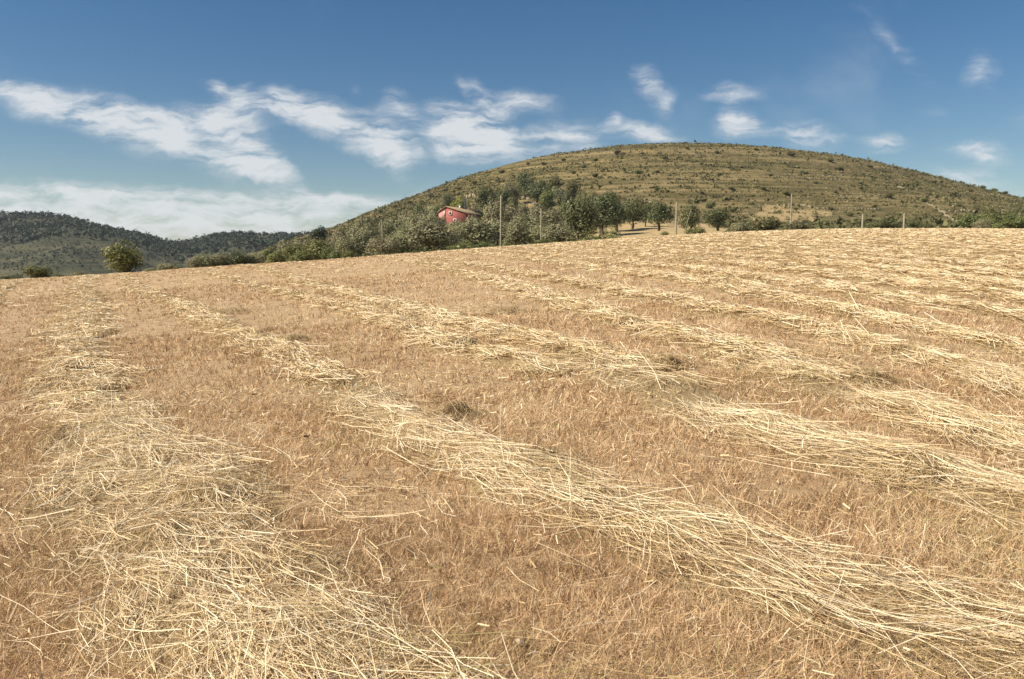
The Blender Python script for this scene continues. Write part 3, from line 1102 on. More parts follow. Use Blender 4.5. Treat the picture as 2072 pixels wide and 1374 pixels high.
def crown_mesh(name, kind, seed):
    """unit tree: width 1 (x, y from -.5 to .5), height 1"""
    rg = np.random.default_rng(seed)
    shapes = {'olive': (26, .12, .30, 4200, .026), 'carob': (26, .16, .28, 4200, .026), 'bush': (22, .03, .32, 3600, .032),
              'cypress': (12, .06, .30, 1500, .035), 'pine': (13, .45, .26, 1800, .032)}
    nl, zlo, lr, nleaf, ls = shapes[kind]
    lobes = []
    for i in range(nl):
        for _ in range(60):
            v = rg.uniform(-1, 1, 3)
            if np.linalg.norm(v) < 1:
                break
        if kind == 'cypress':
            z = .12 + .80 * (i / (nl - 1)); wd = .26 * (1 - ((z - .45) / .6) ** 2)
            c = np.array([v[0] * .12 * wd * 3, v[1] * .12 * wd * 3, z]); r = max(.10, wd * .9)
        else:
            c = np.array([v[0] * .30, v[1] * .30, zlo + (1 - zlo) * (.5 + .5 * v[2] * .75)])
            r = lr * rg.uniform(.55, 1.1) * .8
            if kind in ('olive', 'carob') and c[2] < .45:
                c[:2] *= 1.25
            lim = .5 - r * .85
            h = np.hypot(c[0], c[1])
            if h > lim: c[:2] *= lim / h
            c[2] = min(c[2], 1 - r * .8)
            c[2] = max(c[2], zlo + r * .35)
        lobes.append((c, r))
    C, D, T = [], [], []
    tot = sum(r ** 2 for _, r in lobes)
    for c, r in lobes:
        k = int(nleaf * r * r / tot)
        d = rg.normal(0, 1, (k, 3)); d /= np.linalg.norm(d, axis=1, keepdims=True)
        rad = r * np.clip(rg.normal(.93, .12, k), .3, 1.2)
        C.append(c + d * rad[:, None]); D.append(d)
        lt = rg.normal(0, .09)
        T.append(np.clip(.5 + lt + rg.normal(0, .2, k), 0, 1))
    C = np.concatenate(C); D = np.concatenate(D); T = np.concatenate(T)
    V, F = leaf_cards(C, ls, rg, D)
    mats = {'olive': 'olive', 'carob': 'carob', 'bush': 'green', 'cypress': 'carob', 'pine': 'pine'}
    crown = make_mesh('crown', V, F, MAT[mats[kind]], {'rnd': T})
    tv, tf, off = [], [], 0
    zt = .42 if kind in ('olive', 'carob') else (.6 if kind == 'pine' else .3)
    parts = [((0, 0, -.12), (rg.normal(0, .02), rg.normal(0, .02), zt), .045 if kind != 'bush' else .02, .03 if kind != 'bush' else .012)]
    for c, r in lobes[:7]:
        parts.append(((0, 0, zt - .12 if kind != 'bush' else .02), tuple(c), .024, .008))
    for a_ in parts:
        v, f = limb(*a_, rg)
        tv.append(v); tf.append(f + off); off += len(v)
    trunk = make_mesh('trunk', np.concatenate(tv), np.concatenate(tf), MAT['bark'], smooth=True)
    return crown, trunk


PROTO = {}
for kind, nvar in (('olive', 4), ('carob', 3), ('bush', 3), ('cypress', 1), ('pine', 1)):
    PROTO[kind] = [crown_mesh(kind, kind, 100 + 13 * i + len(kind) * 7) for i in range(nvar)]


def remat(me, mat, name):
    c = me.copy(); c.materials.clear(); c.materials.append(mat)
    return c


BUSHV = {'green': [p for p in PROTO['bush']],
         'lime': [(remat(p[0], MAT['lime'], 'crown'), p[1]) for p in PROTO['bush']],
         'greybush': [(remat(p[0], MAT['olive'], 'crown'), p[1]) for p in PROTO['bush']],
         'darkbush': [(remat(p[0], MAT['carob'], 'crown'), p[1]) for p in PROTO['bush']],
         'olive': PROTO['olive'], 'carob': PROTO['carob'], 'cypress': PROTO['cypress'], 'pine': PROTO['pine'],
         'brown': [(remat(p[0], MAT['scrub'], 'crown'), p[1]) for p in PROTO['bush']]}
NAMES = {'green': 'green_bush', 'lime': 'yellow_green_bush', 'greybush': 'grey_green_bush', 'darkbush': 'dark_bush', 'olive': 'olive_tree',
         'carob': 'carob_tree', 'cypress': 'cypress_tree', 'pine': 'pine_tree', 'brown': 'brown_shrub'}
CATS = {'green': 'bush', 'lime': 'bush', 'greybush': 'bush', 'darkbush': 'bush', 'olive': 'tree', 'carob': 'tree', 'cypress': 'tree',
        'pine': 'tree', 'brown': 'shrub'}
tree_count = 0


def plant(kind, cx, top, wpx, Y=None, base=None, label=None, group=None, hmin=.45, hmax=1.5):
    """a tree or bush: pixel column, row of its top, width in pixels, its distance (or the row of its foot)"""
    global tree_count
    if Y is None:
        x, Y, z = land_at(cx, base)
    else:
        a, _ = ray(cx, top)
        x = a * Y
        z = float(land_z(np.array([x]), np.array([Y]))[0])
    w = wpx / FPX * Y
    _, et = ray(cx, top)
    h = CAM_H + et * Y - z
    h = min(max(h, w * hmin), w * hmax)
    crown, trunk = BUSHV[kind][tree_count % len(BUSHV[kind])]
    tree_count += 1
    root = link(bpy.data.objects.new(NAMES[kind], None))
    root.empty_display_size = .3
    root.location = (x, Y, z - .05)
    root.rotation_euler = (0, 0, float(rng.uniform(0, 6.28)))
    root.scale = (w, w, h)
    link(bpy.data.objects.new('crown', crown), root)
    link(bpy.data.objects.new('trunk' if CATS[kind] == 'tree' else 'stem', trunk), root)
    tag(root, label, CATS[kind], group)
    return root


LONE = [
    ('green', 252, 487, 100, 82, 'lone rounded dark olive bush tree standing at the field edge before the far hills'),
    ('green', 74, 550, 66, 76, 'low bright green bush at the field edge below the far hills'),
    ('carob', 1170, 400, 104, 128, 'tall dark dense tree beside the stubble, biggest in the grove'),
    ('carob', 1222, 393, 80, 168, 'dark tree with bare trunk throwing a long shadow over the ochre clearing'),
    ('carob', 1334, 405, 64, 188, 'round dark tree with short trunk standing clear on the ochre ground'),
    ('carob', 1455, 421, 66, 172, 'umbrella shaped olive brown tree with trunk right of the strutted pole'),
    ('carob', 1397, 413, 58, 150, 'dense dark tree behind the leaning strut of a pole'),
    ('green', 1406, 459, 52, 112, 'low green bush at the foot of the strutted pole'),
    ('cypress', 1124, 388, 16, 235, 'slim dark conical cypress above the grove'),
    ('olive', 870, 440, 112, 112, 'broad grey green olive tree at the field edge below the red house'),
    ('lime', 928, 394, 44, 285, 'bright yellow green tree directly behind the red house'),
    ('lime', 985, 428, 36, 232, 'yellow green bush beside the eave of the red house'),
    ('darkbush', 850, 408, 36, 300, 'dark round bush on the slope left of the red house'),
    ('darkbush', 1438, 406, 26, 290, 'single dark round shrub on the slope above the umbrella shaped tree'),
    ('darkbush', 1795, 444, 62, 116, 'dark green bush between the two stubby pale posts'),
    ('pine', 645, 458, 44, 300, 'dark flat topped pine on the low end of the hill ridge'),
    ('pine', 676, 455, 26, 215, 'brownish slender pine below the low end of the hill ridge'),
    ('greybush', 1500, 447, 52, 116, 'silvery grey bush between the umbrella shaped tree and the thin tall pole'),
    ('greybush', 1618, 446, 56, 118, 'silvery grey bush beside the thin tall pole'),
    ('brown', 1552, 440, 74, 122, 'brownish green bush between two silvery grey bushes at the field edge'),
]
for k, cx, top, w, Y, lab in LONE:
    plant(k, cx, top, w, Y, label=lab)

GROVE = [  # kind, column, top row, width, distance
    ('olive', 1045, 447, 74, 116), ('olive', 1088, 452, 66, 116), ('olive', 1130, 450, 78, 114), ('olive', 1062, 430, 84, 150), ('olive', 1112, 424, 70, 158),
    ('olive', 960, 443, 118, 145), ('olive', 1005, 443, 80, 150), ('olive', 905, 460, 90, 128), ('olive', 1000, 408, 72, 200), ('olive', 1040, 412, 62, 205),
    ('olive', 812, 470, 84, 116), ('olive', 770, 478, 80, 112), ('olive', 728, 470, 66, 120), ('olive', 700, 478, 60, 118), ('olive', 745, 455, 60, 150),
    ('olive', 800, 438, 64, 190), ('olive', 836, 436, 60, 180), ('olive', 870, 432, 56, 185), ('olive', 780, 446, 56, 170), ('olive', 820, 455, 70, 140),
    ('olive', 846, 448, 50, 150), ('olive', 880, 434, 50, 205), ('olive', 926, 444, 46, 212), ('olive', 906, 448, 40, 218), ('olive', 892, 438, 30, 222), ('olive', 930, 452, 60, 175), ('olive', 956, 436, 50, 200), ('olive', 660, 486, 60, 125), ('olive', 740, 436, 50, 260),
    ('olive', 690, 462, 56, 170), ('olive', 720, 452, 50, 200), ('olive', 610, 480, 56, 150), ('olive', 1152, 432, 50, 165), ('olive', 575, 486, 50, 150),
]
for g in GROVE:
    where = 'in front row of grove' if g[4] < 130 else ('in mid grove' if g[4] < 172 else 'high in grove')
    side = 'below the red house' if g[1] < 1013 else 'beyond the tall pole'
    if g[1] < 800:
        side = 'toward the low end of the hill'
    plant(*g, label='grey green olive tree %s %s' % (where, side), group='olive trees of the grove')
SLOPE = [('greybush', 1035, 362, 40, 335), ('brown', 1010, 370, 36, 320), ('darkbush', 1040, 384, 34, 290), ('green', 1105, 372, 40, 300), ('greybush', 1130, 370, 36, 310),
         ('brown', 1160, 362, 36, 330), ('green', 1175, 384, 44, 270), ('darkbush', 1205, 392, 40, 250), ('greybush', 1262, 394, 36, 240), ('darkbush', 968, 396, 34, 270),
         ('greybush', 955, 412, 40, 262), ('greybush', 880, 412, 40, 290), ('greybush', 862, 424, 50, 262), ('greybush', 822, 424, 46, 270), ('brown', 790, 432, 44, 270),
         ('brown', 760, 440, 44, 270), ('darkbush', 730, 446, 40, 270), ('brown', 1290, 396, 36, 260), ('green', 1140, 400, 40, 240), ('greybush', 1090, 402, 44, 240),
         ('greybush', 1060, 398, 40, 250), ('lime', 1020, 420, 30, 230), ('brown', 700, 452, 40, 270), ('darkbush', 915, 400, 26, 300), ('brown', 1120, 352, 34, 350)]
for g in SLOPE:
    tone_ = {'greybush': 'grey green', 'brown': 'brownish', 'darkbush': 'dark green', 'green': 'green', 'lime': 'yellow green'}[g[0]]
    side = 'left behind the red house' if g[1] < 880 else ('close behind the red house' if g[1] < 1000 else 'above the grove toward the clearing')
    plant(*g, label='%s bush on the slope %s' % (tone_, side.replace('left behind', 'beyond')), group='bushes on the slope above the grove', hmin=.5, hmax=1.2)
DARK = [('carob', 1250, 400, 52, 200), ('carob', 1280, 402, 58, 205), ('carob', 1308, 412, 40, 215), ('carob', 1192, 388, 54, 230), ('carob', 1232, 384, 44, 250),
        ('carob', 985, 378, 52, 300), ('carob', 1086, 362, 62, 320), ('carob', 1062, 344, 46, 350), ('carob', 1150, 386, 46, 270), ('carob', 1020, 380, 46, 310),
        ('carob', 905, 372, 30, 340), ('carob', 1215, 402, 50, 190)]
for g in DARK:
    where = 'directly above the red house' if g[1] < 960 else ('on the slope between red house and cypress' if g[1] < 1120 else
            ('beside the slim cypress' if g[1] < 1200 else 'at the back edge of the ochre clearing'))
    plant(*g, label='dark green tree %s' % where, group='dark trees of the upper grove')
HEDGE = [('greybush', 412, 512, 66, 84), ('greybush', 448, 510, 62, 86), ('darkbush', 486, 506, 60, 86), ('greybush', 514, 506, 46, 88), ('greybush', 392, 520, 36, 82)]
for g in HEDGE:
    plant(*g, label='grey green bush in the low hedge clump next to the lone bush tree', group='hedge clump at the field edge')
EDGE = [('green', 560, 508, 56, 96), ('green', 596, 490, 70, 104), ('green', 640, 480, 74, 108), ('green', 668, 498, 50, 104), ('green', 615, 505, 60, 98),
        ('green', 945, 486, 62, 108), ('green', 985, 488, 56, 108), ('green', 918, 494, 44, 106), ('green', 1200, 476, 62, 110), ('green', 1232, 480, 42, 108),
        ('green', 545, 498, 50, 120), ('green', 710, 505, 44, 104), ('green', 1100, 482, 50, 106)]
for g in EDGE:
    where = 'at the low end of the hill' if g[1] < 720 else ('below the red house' if g[1] < 1000 else 'around the foot of the tallest dark tree')
    plant(*g, label='low green bush on the field edge %s' % where, group='low green bushes along the field edge', hmin=.3)
RIGHT = [('green', 1962, 430, 60, 130), ('green', 2008, 428, 62, 128), ('green', 2048, 430, 58, 128), ('green', 2085, 428, 60, 130), ('greybush', 1985, 440, 44, 118), ('green', 2030, 442, 44, 116),
         ('green', 2110, 436, 60, 120)]
for g in RIGHT:
    plant(*g, label='green bush in the thicket at the end of the field past the two stubby posts', group='thicket past the stubby posts', hmin=.35)
MISC = [('darkbush', 2002, 417, 36, 200, 'dark'), ('darkbush', 2062, 414, 34, 210, 'dark'), ('darkbush', 1850, 444, 40, 125, 'd'), ('darkbush', 1768, 446, 34, 118, 'd'), ('darkbush', 1875, 450, 36, 122, 'd')]
for g in MISC[:2]:
    plant(*g[:5], label='dark shrub on the slope just above the thicket', group='dark shrubs above the thicket')
for g in MISC[2:]:
    plant(*g[:5], label='dark low bush at the field edge near the two stubby posts', group='dark low bushes near the stubby posts')
SMALL = [('greybush', 335, 530, 42, 80), ('greybush', 305, 540, 30, 78), ('greybush', 352, 534, 30, 80), ('darkbush', 20, 556, 60, 90), ('darkbush', 120, 556, 50, 95), ('greybush', 170, 552, 50, 90)]
for g in SMALL:
    plant(*g, label='small grey green bush at the field edge beside the lone bush tree', group='small bushes beside the lone bush tree', hmin=.3)
plant('green', 1346, 466, 22, 108, label='tiny green bush left of the strutted pole foot', hmin=.3)
for cx, r in ((1988, 379), (2012, 386), (2034, 393)):
    plant('darkbush', cx, r - 3, 16, 550, label='dark shrub standing out against the sky on the falling hill ridge', group='shrubs on the falling hill ridge')
# larger shrubs one can pick out on the hillside
SHRUB = [(1140, 326), (1205, 326), (1345, 322), (1500, 340), (1262, 345), (1290, 352), (1330, 350), (1625, 352), (1700, 345), (1455, 355), (1560, 357),
         (1650, 372), (1160, 352), (1100, 335), (1068, 333), (1390, 365), (1235, 372), (1330, 388), (1480, 385), (1545, 385), (1420, 395), (1590, 395),
         (1690, 392), (1740, 372), (1800, 400), (1850, 378), (1890, 372), (1910, 402), (1770, 420), (1680, 425), (1720, 438), (1930, 395), (1970, 405),
         (1940, 418), (1610, 425), (1520, 415), (1820, 436), (1870, 410), (1205, 358), (1180, 340), (1015, 352), (960, 372), (930, 384), (1300, 312), (1390, 303),
         (1530, 305), (1600, 316), (1450, 310), (1250, 312), (1680, 328), (1760, 340), (870, 398), (800, 420), (770, 432), (830, 412), (900, 388), (1055, 362)]
for i, (cx, b) in enumerate(SHRUB):
    wpx = float(rng.uniform(10, 22))
    plant(('brown', 'green', 'brown', 'greybush')[i % 4], cx, b - wpx * .5, wpx, base=b, label='dark scrubby shrub dotted on the open grassy hillside',
          group='shrubs dotted on the hillside', hmin=.4, hmax=.7)


def scatter_scrub():
    """ground-hugging scrub in lines along the terraces"""
    V, F, T = [], [], []
    off = 0
    n = 64000
    y = np.sqrt(rng.uniform(125 ** 2, 566 ** 2, n))
    a = rng.uniform(-.30, .72, n)
    x = a * y
    z = land_z(x, y)
    ph = land_z(x, y, False) / 2.6 + 1.1 * fbm(x * .011, y * .011, 3, 5)
    fr = ph - np.floor(ph)
    edge = np.exp(-((fr - .74) / .13) ** 2)
    pt = fbm(x * .03, y * .03, 3, 88)
    prob = (.08 + .65 * edge) * np.clip(pt * 2.4 - .5, .08, 1.2)
    prob += .8 * np.clip((.06 - a) / .2, 0, 1) * np.clip(pt * 2 - .3, 0, 1) * np.clip((480 - y) / 150, .3, 1)
    low = (y < 255)
    clear = (1 - ((a - .17) / .11) ** 2 - ((y - 165) / 90) ** 2) > 0
    prob = np.where(low, np.clip(pt * 1.6 - .35, .05, 1) * (a > .10) * ~clear, prob)
    keep = rng.random(n) < prob
    x, y, z, a = x[keep], y[keep], z[keep], a[keep]
    n = len(x)
    size = rng.uniform(.45, 1.25, n) * np.where(rng.random(n) < .12, 1.7, 1)
    per = 6
    j = np.repeat(np.arange(n), per)
    C = np.stack([x[j], y[j], z[j]], -1)
    C[:, 0] += rng.normal(0, .75, n * per) * size[j]
    C[:, 1] += rng.normal(0, .4, n * per) * size[j]
    C[:, 2] = land_z(C[:, 0], C[:, 1]) + np.abs(rng.normal(.28, .25, n * per)) * size[j]
    v, f = leaf_cards(C, 1.0, rng)
    v = C.repeat(4, 0) + (v - C.repeat(4, 0)) * (size[j] * .48).repeat(4)[:, None]
    t = np.clip(rng.normal(.38, .15, n)[j] + rng.normal(0, .12, n * per), 0, 1)
    o = link(bpy.data.objects.new('scrub', make_mesh('scrub', v, f, MAT['scrub'], {'rnd': t})))
    tag(o, 'brown green scrub growing in lines along the hill terraces', 'scrub', kind='stuff')
    # grass tussocks, pale
    n = 11000
    y = np.sqrt(rng.uniform(250 ** 2, 562 ** 2, n)); a = rng.uniform(-.2, .70, n); x = a * y
    C = np.stack([x, y, land_z(x, y) + .12], -1)
    v, f = leaf_cards(C, .42, rng)
    o = link(bpy.data.objects.new('dry_grass', make_mesh('dry_grass', v, f, MAT['scrub'], {'rnd': np.clip(rng.normal(.86, .1, n), 0, 1)})))
    tag(o, 'pale dry grass tussocks covering the hill between the scrub', 'grass', kind='stuff')
    # thicket floor between grove trees
    n = 2600
    y = rng.uniform(104, 250, n); a = rng.uniform(-.42, .13, n)
    x = a * y
    pt = fbm(x * .06, y * .06, 3, 18)
    keep = rng.random(n) < np.clip(pt * 2 - .4, .1, 1)
    x, y = x[keep], y[keep]; n = len(x)
    size = rng.uniform(.4, 1.3, n)
    per = 18
    j = np.repeat(np.arange(n), per)
    C = np.stack([x[j] + rng.normal(0, .6, n * per) * size[j], y[j] + rng.normal(0, .6, n * per) * size[j], np.zeros(n * per)], -1)
    C[:, 2] = land_z(C[:, 0], C[:, 1]) + np.abs(rng.normal(.3, .3, n * per)) * size[j]
    v, f = leaf_cards(C, .2, rng)
    o = link(bpy.data.objects.new('undergrowth', make_mesh('undergrowth', v, f, MAT['green'], {'rnd': np.clip(rng.normal(.45, .25, n * per), 0, 1)})))
    tag(o, 'green undergrowth filling the gaps of the olive grove', 'undergrowth', kind='stuff')


scatter_scrub()


def far_wood():
    n = 12000
    y = np.sqrt(rng.uniform(560 ** 2, 1275 ** 2, n)); a = rng.uniform(-.72, -.12, n)
    x = a * y
    pt = fbm(x * .006, y * .006, 3, 55)
    up = np.clip((y - 930) / 150, 0, 1)
    keep = rng.random(n) < np.clip(.02 + up * 1.25 * np.clip(pt * 2.2 - .25, .25, 1) + .10 + .3 * np.clip(pt * 3 - 1.3, 0, 1), 0, 1)
    x, y = x[keep], y[keep]
    n2 = 5200
    y2 = np.sqrt(rng.uniform(600 ** 2, 960 ** 2, n2)); a2 = rng.uniform(-.72, -.12, n2)
    k2 = rng.random(n2) < np.clip(fbm(a2 * 26, y2 * .012, 3, 58) * 2.4 - .5, .05, 1)
    x = np.concatenate([x, (a2 * y2)[k2]]); y = np.concatenate([y, y2[k2]])
    # a file of trees along the very ridge
    ar = np.arange(-.70, -.14, .0042) + rng.normal(0, .0015, len(np.arange(-.70, -.14, .0042)))
    yr = 1250 + rng.normal(0, 9, len(ar))
    x = np.concatenate([x, ar * yr]); y = np.concatenate([y, yr])
    n = len(x)
    h = np.where(y > 930, rng.uniform(4.0, 9.0, n), rng.uniform(1.2, 3.6, n))
    z = far_z(x, y)
    per = 9
    j = np.repeat(np.arange(n), per)
    d = rng.normal(0, 1, (n * per, 3)); d /= np.linalg.norm(d, axis=1, keepdims=True)
    rad = np.clip(rng.normal(.8, .25, n * per), .1, 1.2)[:, None]
    C = np.stack([x[j], y[j], z[j] + h[j] * .58], -1) + d * rad * np.stack([h[j] * .40, h[j] * .40, h[j] * .42], -1)
    v, f = leaf_cards(C, 1.0, rng, d)
    v = C.repeat(4, 0) + (v - C.repeat(4, 0)) * (h[j] * .24).repeat(4)[:, None]
    t = np.clip(rng.normal(.45, .12, n)[j] + rng.normal(0, .15, n * per), 0, 1)
    o = link(bpy.data.objects.new('pine_wood', make_mesh('pine_wood', v, f, MAT['pine'], {'rnd': t})))
    tag(o, 'dark far pine wood along the ridge of the distant hills', 'wood', kind='stuff')


far_wood()


# ------------------------------------------------------------------ boxes and bars
def box(c, s, rotz=0.0):
    v = np.array([[x, y, z] for x in (-.5, .5) for y in (-.5, .5) for z in (-.5, .5)]) * np.array(s)
    if rotz:
        co, si = math.cos(rotz), math.sin(rotz)
        v = np.stack([v[:, 0] * co - v[:, 1] * si, v[:, 0] * si + v[:, 1] * co, v[:, 2]], -1)
    f = np.array([[0, 1, 3, 2], [4, 6, 7, 5], [0, 4, 5, 1], [2, 3, 7, 6], [0, 2, 6, 4], [1, 5, 7, 3]])
    return v + np.array(c), f


def join(parts):
    V, F, off = [], [], 0
    for v, f in parts:
        V.append(v); F.append(np.asarray(f) + off); off += len(v)
    return np.concatenate(V), np.concatenate(F)


def cyl(p0, p1, r0, r1, sides=8):
    p0 = np.array(p0, float); p1 = np.array(p1, float)
    d = p1 - p0; d /= np.linalg.norm(d)
    s = np.cross(d, [.31, .9, .12]); s /= np.linalg.norm(s); b = np.cross(d, s)
    an = np.linspace(0, 2 * math.pi, sides, endpoint=False)
    ring = np.cos(an)[:, None] * s + np.sin(an)[:, None] * b
    V = np.concatenate([p0 + ring * r0, p1 + ring * r1, [p1 + d * r1 * .4]])
    F = [[j, (j + 1) % sides, sides + (j + 1) % sides, sides + j] for j in range(sides)]
    F += [[sides + j, sides + (j + 1) % sides, 2 * sides, 2 * sides] for j in range(sides)]
    q = np.array(F[:sides]); t = np.array([f[:3] for f in F[sides:]])
    return V, [q, t]


# ------------------------------------------------------------------ poles
def pole(name, cx, top, Y, dia, label, mat='pole', arm=False, group=None, strut=None, lean=0.0):
    a, e = ray(cx, top)
    x = a * Y
    z = float(land_z(np.array([x]), np.array([Y]))[0])
    h = CAM_H + e * Y - z
    root = link(bpy.data.objects.new(name, None))
    root.location = (x, Y, z)
    v, f = cyl((0, 0, -.6), (lean * h, 0, h), dia * .55, dia * .42)
    link(bpy.data.objects.new('shaft', make_mesh('shaft', v, f, MAT[mat], smooth=True)), root)
    if arm:
        v, f = join([box((lean * h, 0, h - .45), (.9, .1, .12))])
        link(bpy.data.objects.new('crossarm', make_mesh('crossarm', v, f, MAT[mat])), root)
        for dx in (-.38, 0.0, .38):
            v, f = cyl((lean * h + dx, 0, h - .385), (lean * h + dx, 0, h - .22), .04, .05, 6)
            link(bpy.data.objects.new('insulator', make_mesh('insulator', v, f, MAT['white'])), root)
    if strut:
        v, f = cyl(strut, (.1, 0, h * .80), dia * .3, dia * .26)
        link(bpy.data.objects.new('strut', make_mesh('strut', v, f, MAT[mat], smooth=True)), root)
    tag(root, label, 'pole', group)
    return root


pole('utility_pole', 1013, 396, 112, .26, 'tall pale wooden pole rising from the field edge in front of the olive grove', lean=.006)
pole('utility_pole', 1095, 423, 111, .2, 'grey pole standing among the olive trees right of the tall pale one')
pole('utility_pole', 1369, 409, 116, .26, 'pale pole braced by a leaning strut beside a dark tree')
pole('utility_pole', 1602, 393, 135, .20, 'thin tall pole against the hillside above bare earth')
pole('field_post', 1746, 433, 100, .25, 'stubby pale post with brownish side at the field edge, closer to the thin tall pole')
pole('field_post', 1830, 432, 100, .24, 'stubby pale post at the field edge, farther from the thin tall pole')
pole('utility_pole', 773, 450, 165, .22, 'short grey pole among the olives left of the red house')
pole('utility_pole', 573, 484, 160, .2, 'slim grey pole in the bushes at the low end of the hill')
pole('utility_pole', 1129, 424, 180, .2, 'faint slim pole below the dark cypress')
pole('flue_post', 940.5, 400, 255, .45, 'dark post rising behind the roof of the red house', mat='darkpole')
# strut of the braced pole: a thing leaning against it
a, e = ray(1386, 462); a2, e2 = ray(1402, 424)
Yp = 117.0
zb = float(land_z(np.array([a * Yp]), np.array([Yp]))[0])
v, f = cyl((a * Yp - .35, Yp, zb - .3), (a2 * Yp, Yp + 1.2, CAM_H + e2 * (Yp + 1.2)), .05, .045)
o = link(bpy.data.objects.new('leaning_strut', make_mesh('leaning_strut', v, f, MAT['pole'], smooth=True)))
tag(o, 'thin pale strut leaning at an angle in front of a dark tree', 'strut')


# ------------------------------------------------------------------ red house
def build_house():
    Y0 = 235.0
    px = Y0 / FPX                       # metres per photo pixel there
    th = R(25)
    a, e = ray(888, 455)
    zb = CAM_H + Y0 * ray(900, 455)[1]
    root = link(bpy.data.objects.new('red_house', None))
    root.location = (a * Y0, Y0, zb)
    # local: x along the gable wall, y back along the house
    root.rotation_euler = (0, 0, -th)
    Wd = 54 * px / math.cos(th); L = 26 * px / math.sin(th)
    ap = Wd * .29; hl, ha, hr = 26 * px, 35 * px, 22 * px
    foot = -3.0
    def prism(poly, y0, y1):
        n = len(poly)
        V = np.array([[x, y0, z] for x, z in poly] + [[x, y1, z] for x, z in poly])
        q = np.array([[i, (i + 1) % n, n + (i + 1) % n, n + i] for i in range(n)])
        return V, [q, np.array([list(range(n))[::-1]]), np.array([list(range(n, 2 * n))])]
    V, F = prism([(0, foot), (Wd, foot), (Wd, hr), (ap, ha), (0, hl)], 0, L)
    link(bpy.data.objects.new('wall', make_mesh('wall', V, F, MAT['redwall'])), root)
    # paler pink end section, a hand proud of the wall
    V, F = prism([(-.02, foot), (ap * .92, foot), (ap * .92, hl + (ha - hl) * .55), (-.02, hl - .5)], -.05, -.004)
    o = link(bpy.data.objects.new('pink_bay', make_mesh('pink_bay', V, F, MAT['pinkwall'])), root)
    o["label"] = 'paler pink end section of the gable wall'
    # roof: tiles in courses on two slopes
    rf = link(bpy.data.objects.new('roof', None), root)
    t = .14
    V, F = prism([(ap, ha + .02), (Wd + .55, hr - .55 * (ha - hr) / (Wd - ap) + .02), (Wd + .55, hr - .55 * (ha - hr) / (Wd - ap) + t), (ap, ha + t + .04)], -.35, L + .3)
    link(bpy.data.objects.new('roof_slab', make_mesh('roof_slab', V, F, MAT['tile'])), rf)
    V, F = prism([(ap, ha + .02), (ap, ha + t + .04), (-.4, hl - .4 * (ha - hl) / ap + t), (-.4, hl - .4 * (ha - hl) / ap + .02)], -.35, L + .3)
    link(bpy.data.objects.new('roof_slab', make_mesh('roof_slab', V, F, MAT['tile'])), rf)
    sl = math.hypot(Wd - ap + .55, ha - hr)
    # rows of half-round tiles running down the long slope
    p0 = np.array([ap, 0, ha + t + .05]); p1 = np.array([Wd + .6, 0, hr - .6 * (ha - hr) / (Wd - ap) + t + .01])
    src = None
    for k in range(int((L + .6) / .42)):
        if src is None:
            v, f = cyl(p0, p1, .12, .13, 6)
            src = make_mesh('tile_row', v, f, MAT['tile'])
        o = link(bpy.data.objects.new('tile_row', src), rf)
        o.location = (0, -.3 + k * .42, 0)
    v, f = cyl((ap, -.4, ha + t + .06), (ap, L + .32, ha + t + .06), .15, .15, 6)
    link(bpy.data.objects.new('ridge_tile', make_mesh('ridge_tile', v, f, MAT['tile'])), rf)
    # chimney at the far end of the ridge
    v, f = join([box((ap + .4, L * .86, ha + .35), (.6, .6, 1.1)), box((ap + .4, L * .86, ha + .95), (.8, .8, .14))])
    link(bpy.data.objects.new('chimney', make_mesh('chimney', v, f, MAT['white'])), root)
    def window(cx, cz, w, h, y=-.0):
        wn = link(bpy.data.objects.new('window', None), root)
        wn.location = (cx, y, cz)
        fr = .22
        v, f = join([box((-w / 2 + fr / 2, -.05, 0), (fr, .12, h)), box((w / 2 - fr / 2, -.05, 0), (fr, .12, h)),
                     box((0, -.05, h / 2 - fr / 2), (w - 2 * fr, .118, fr)), box((0, -.06, -h / 2 + fr / 2), (w - 2 * fr, .14, fr))])
        link(bpy.data.objects.new('frame', make_mesh('frame', v, f, MAT['white'])), wn)
        v, f = box((0, -.02, 0), (w - 2 * fr, .03, h - 2 * fr))
        link(bpy.data.objects.new('pane', make_mesh('pane', v, f, MAT['glass'])), wn)
    k = px / math.cos(th)
    window((912.5 - 888) * k, 22.5 * px, 1.05, 1.2)
    window((921.5 - 888) * k, 8 * px, 1.0, 1.1)
    window((900 - 888) * k, 22 * px, .5, 1.3, -.06)
    # dark window on the eave wall
    wn = link(bpy.data.objects.new('window', None), root)
    wn.location = (Wd, L * .55, hr * .62)
    v, f = box((.03, 0, 0), (.06, .9, 1.0))
    link(bpy.data.objects.new('pane', make_mesh('pane', v, f, MAT['glass'])), wn)
    v, f = join([box((.05, s * .52, 0), (.1, .14, 1.2)) for s in (-1, 1)] + [box((.05, 0, .57), (.098, .9, .12))])
    link(bpy.data.objects.new('frame', make_mesh('frame', v, f, MAT['white'])), wn)
    tag(root, 'red gabled farmhouse with white framed windows and ochre tiled roof among olives', 'house')


build_house()


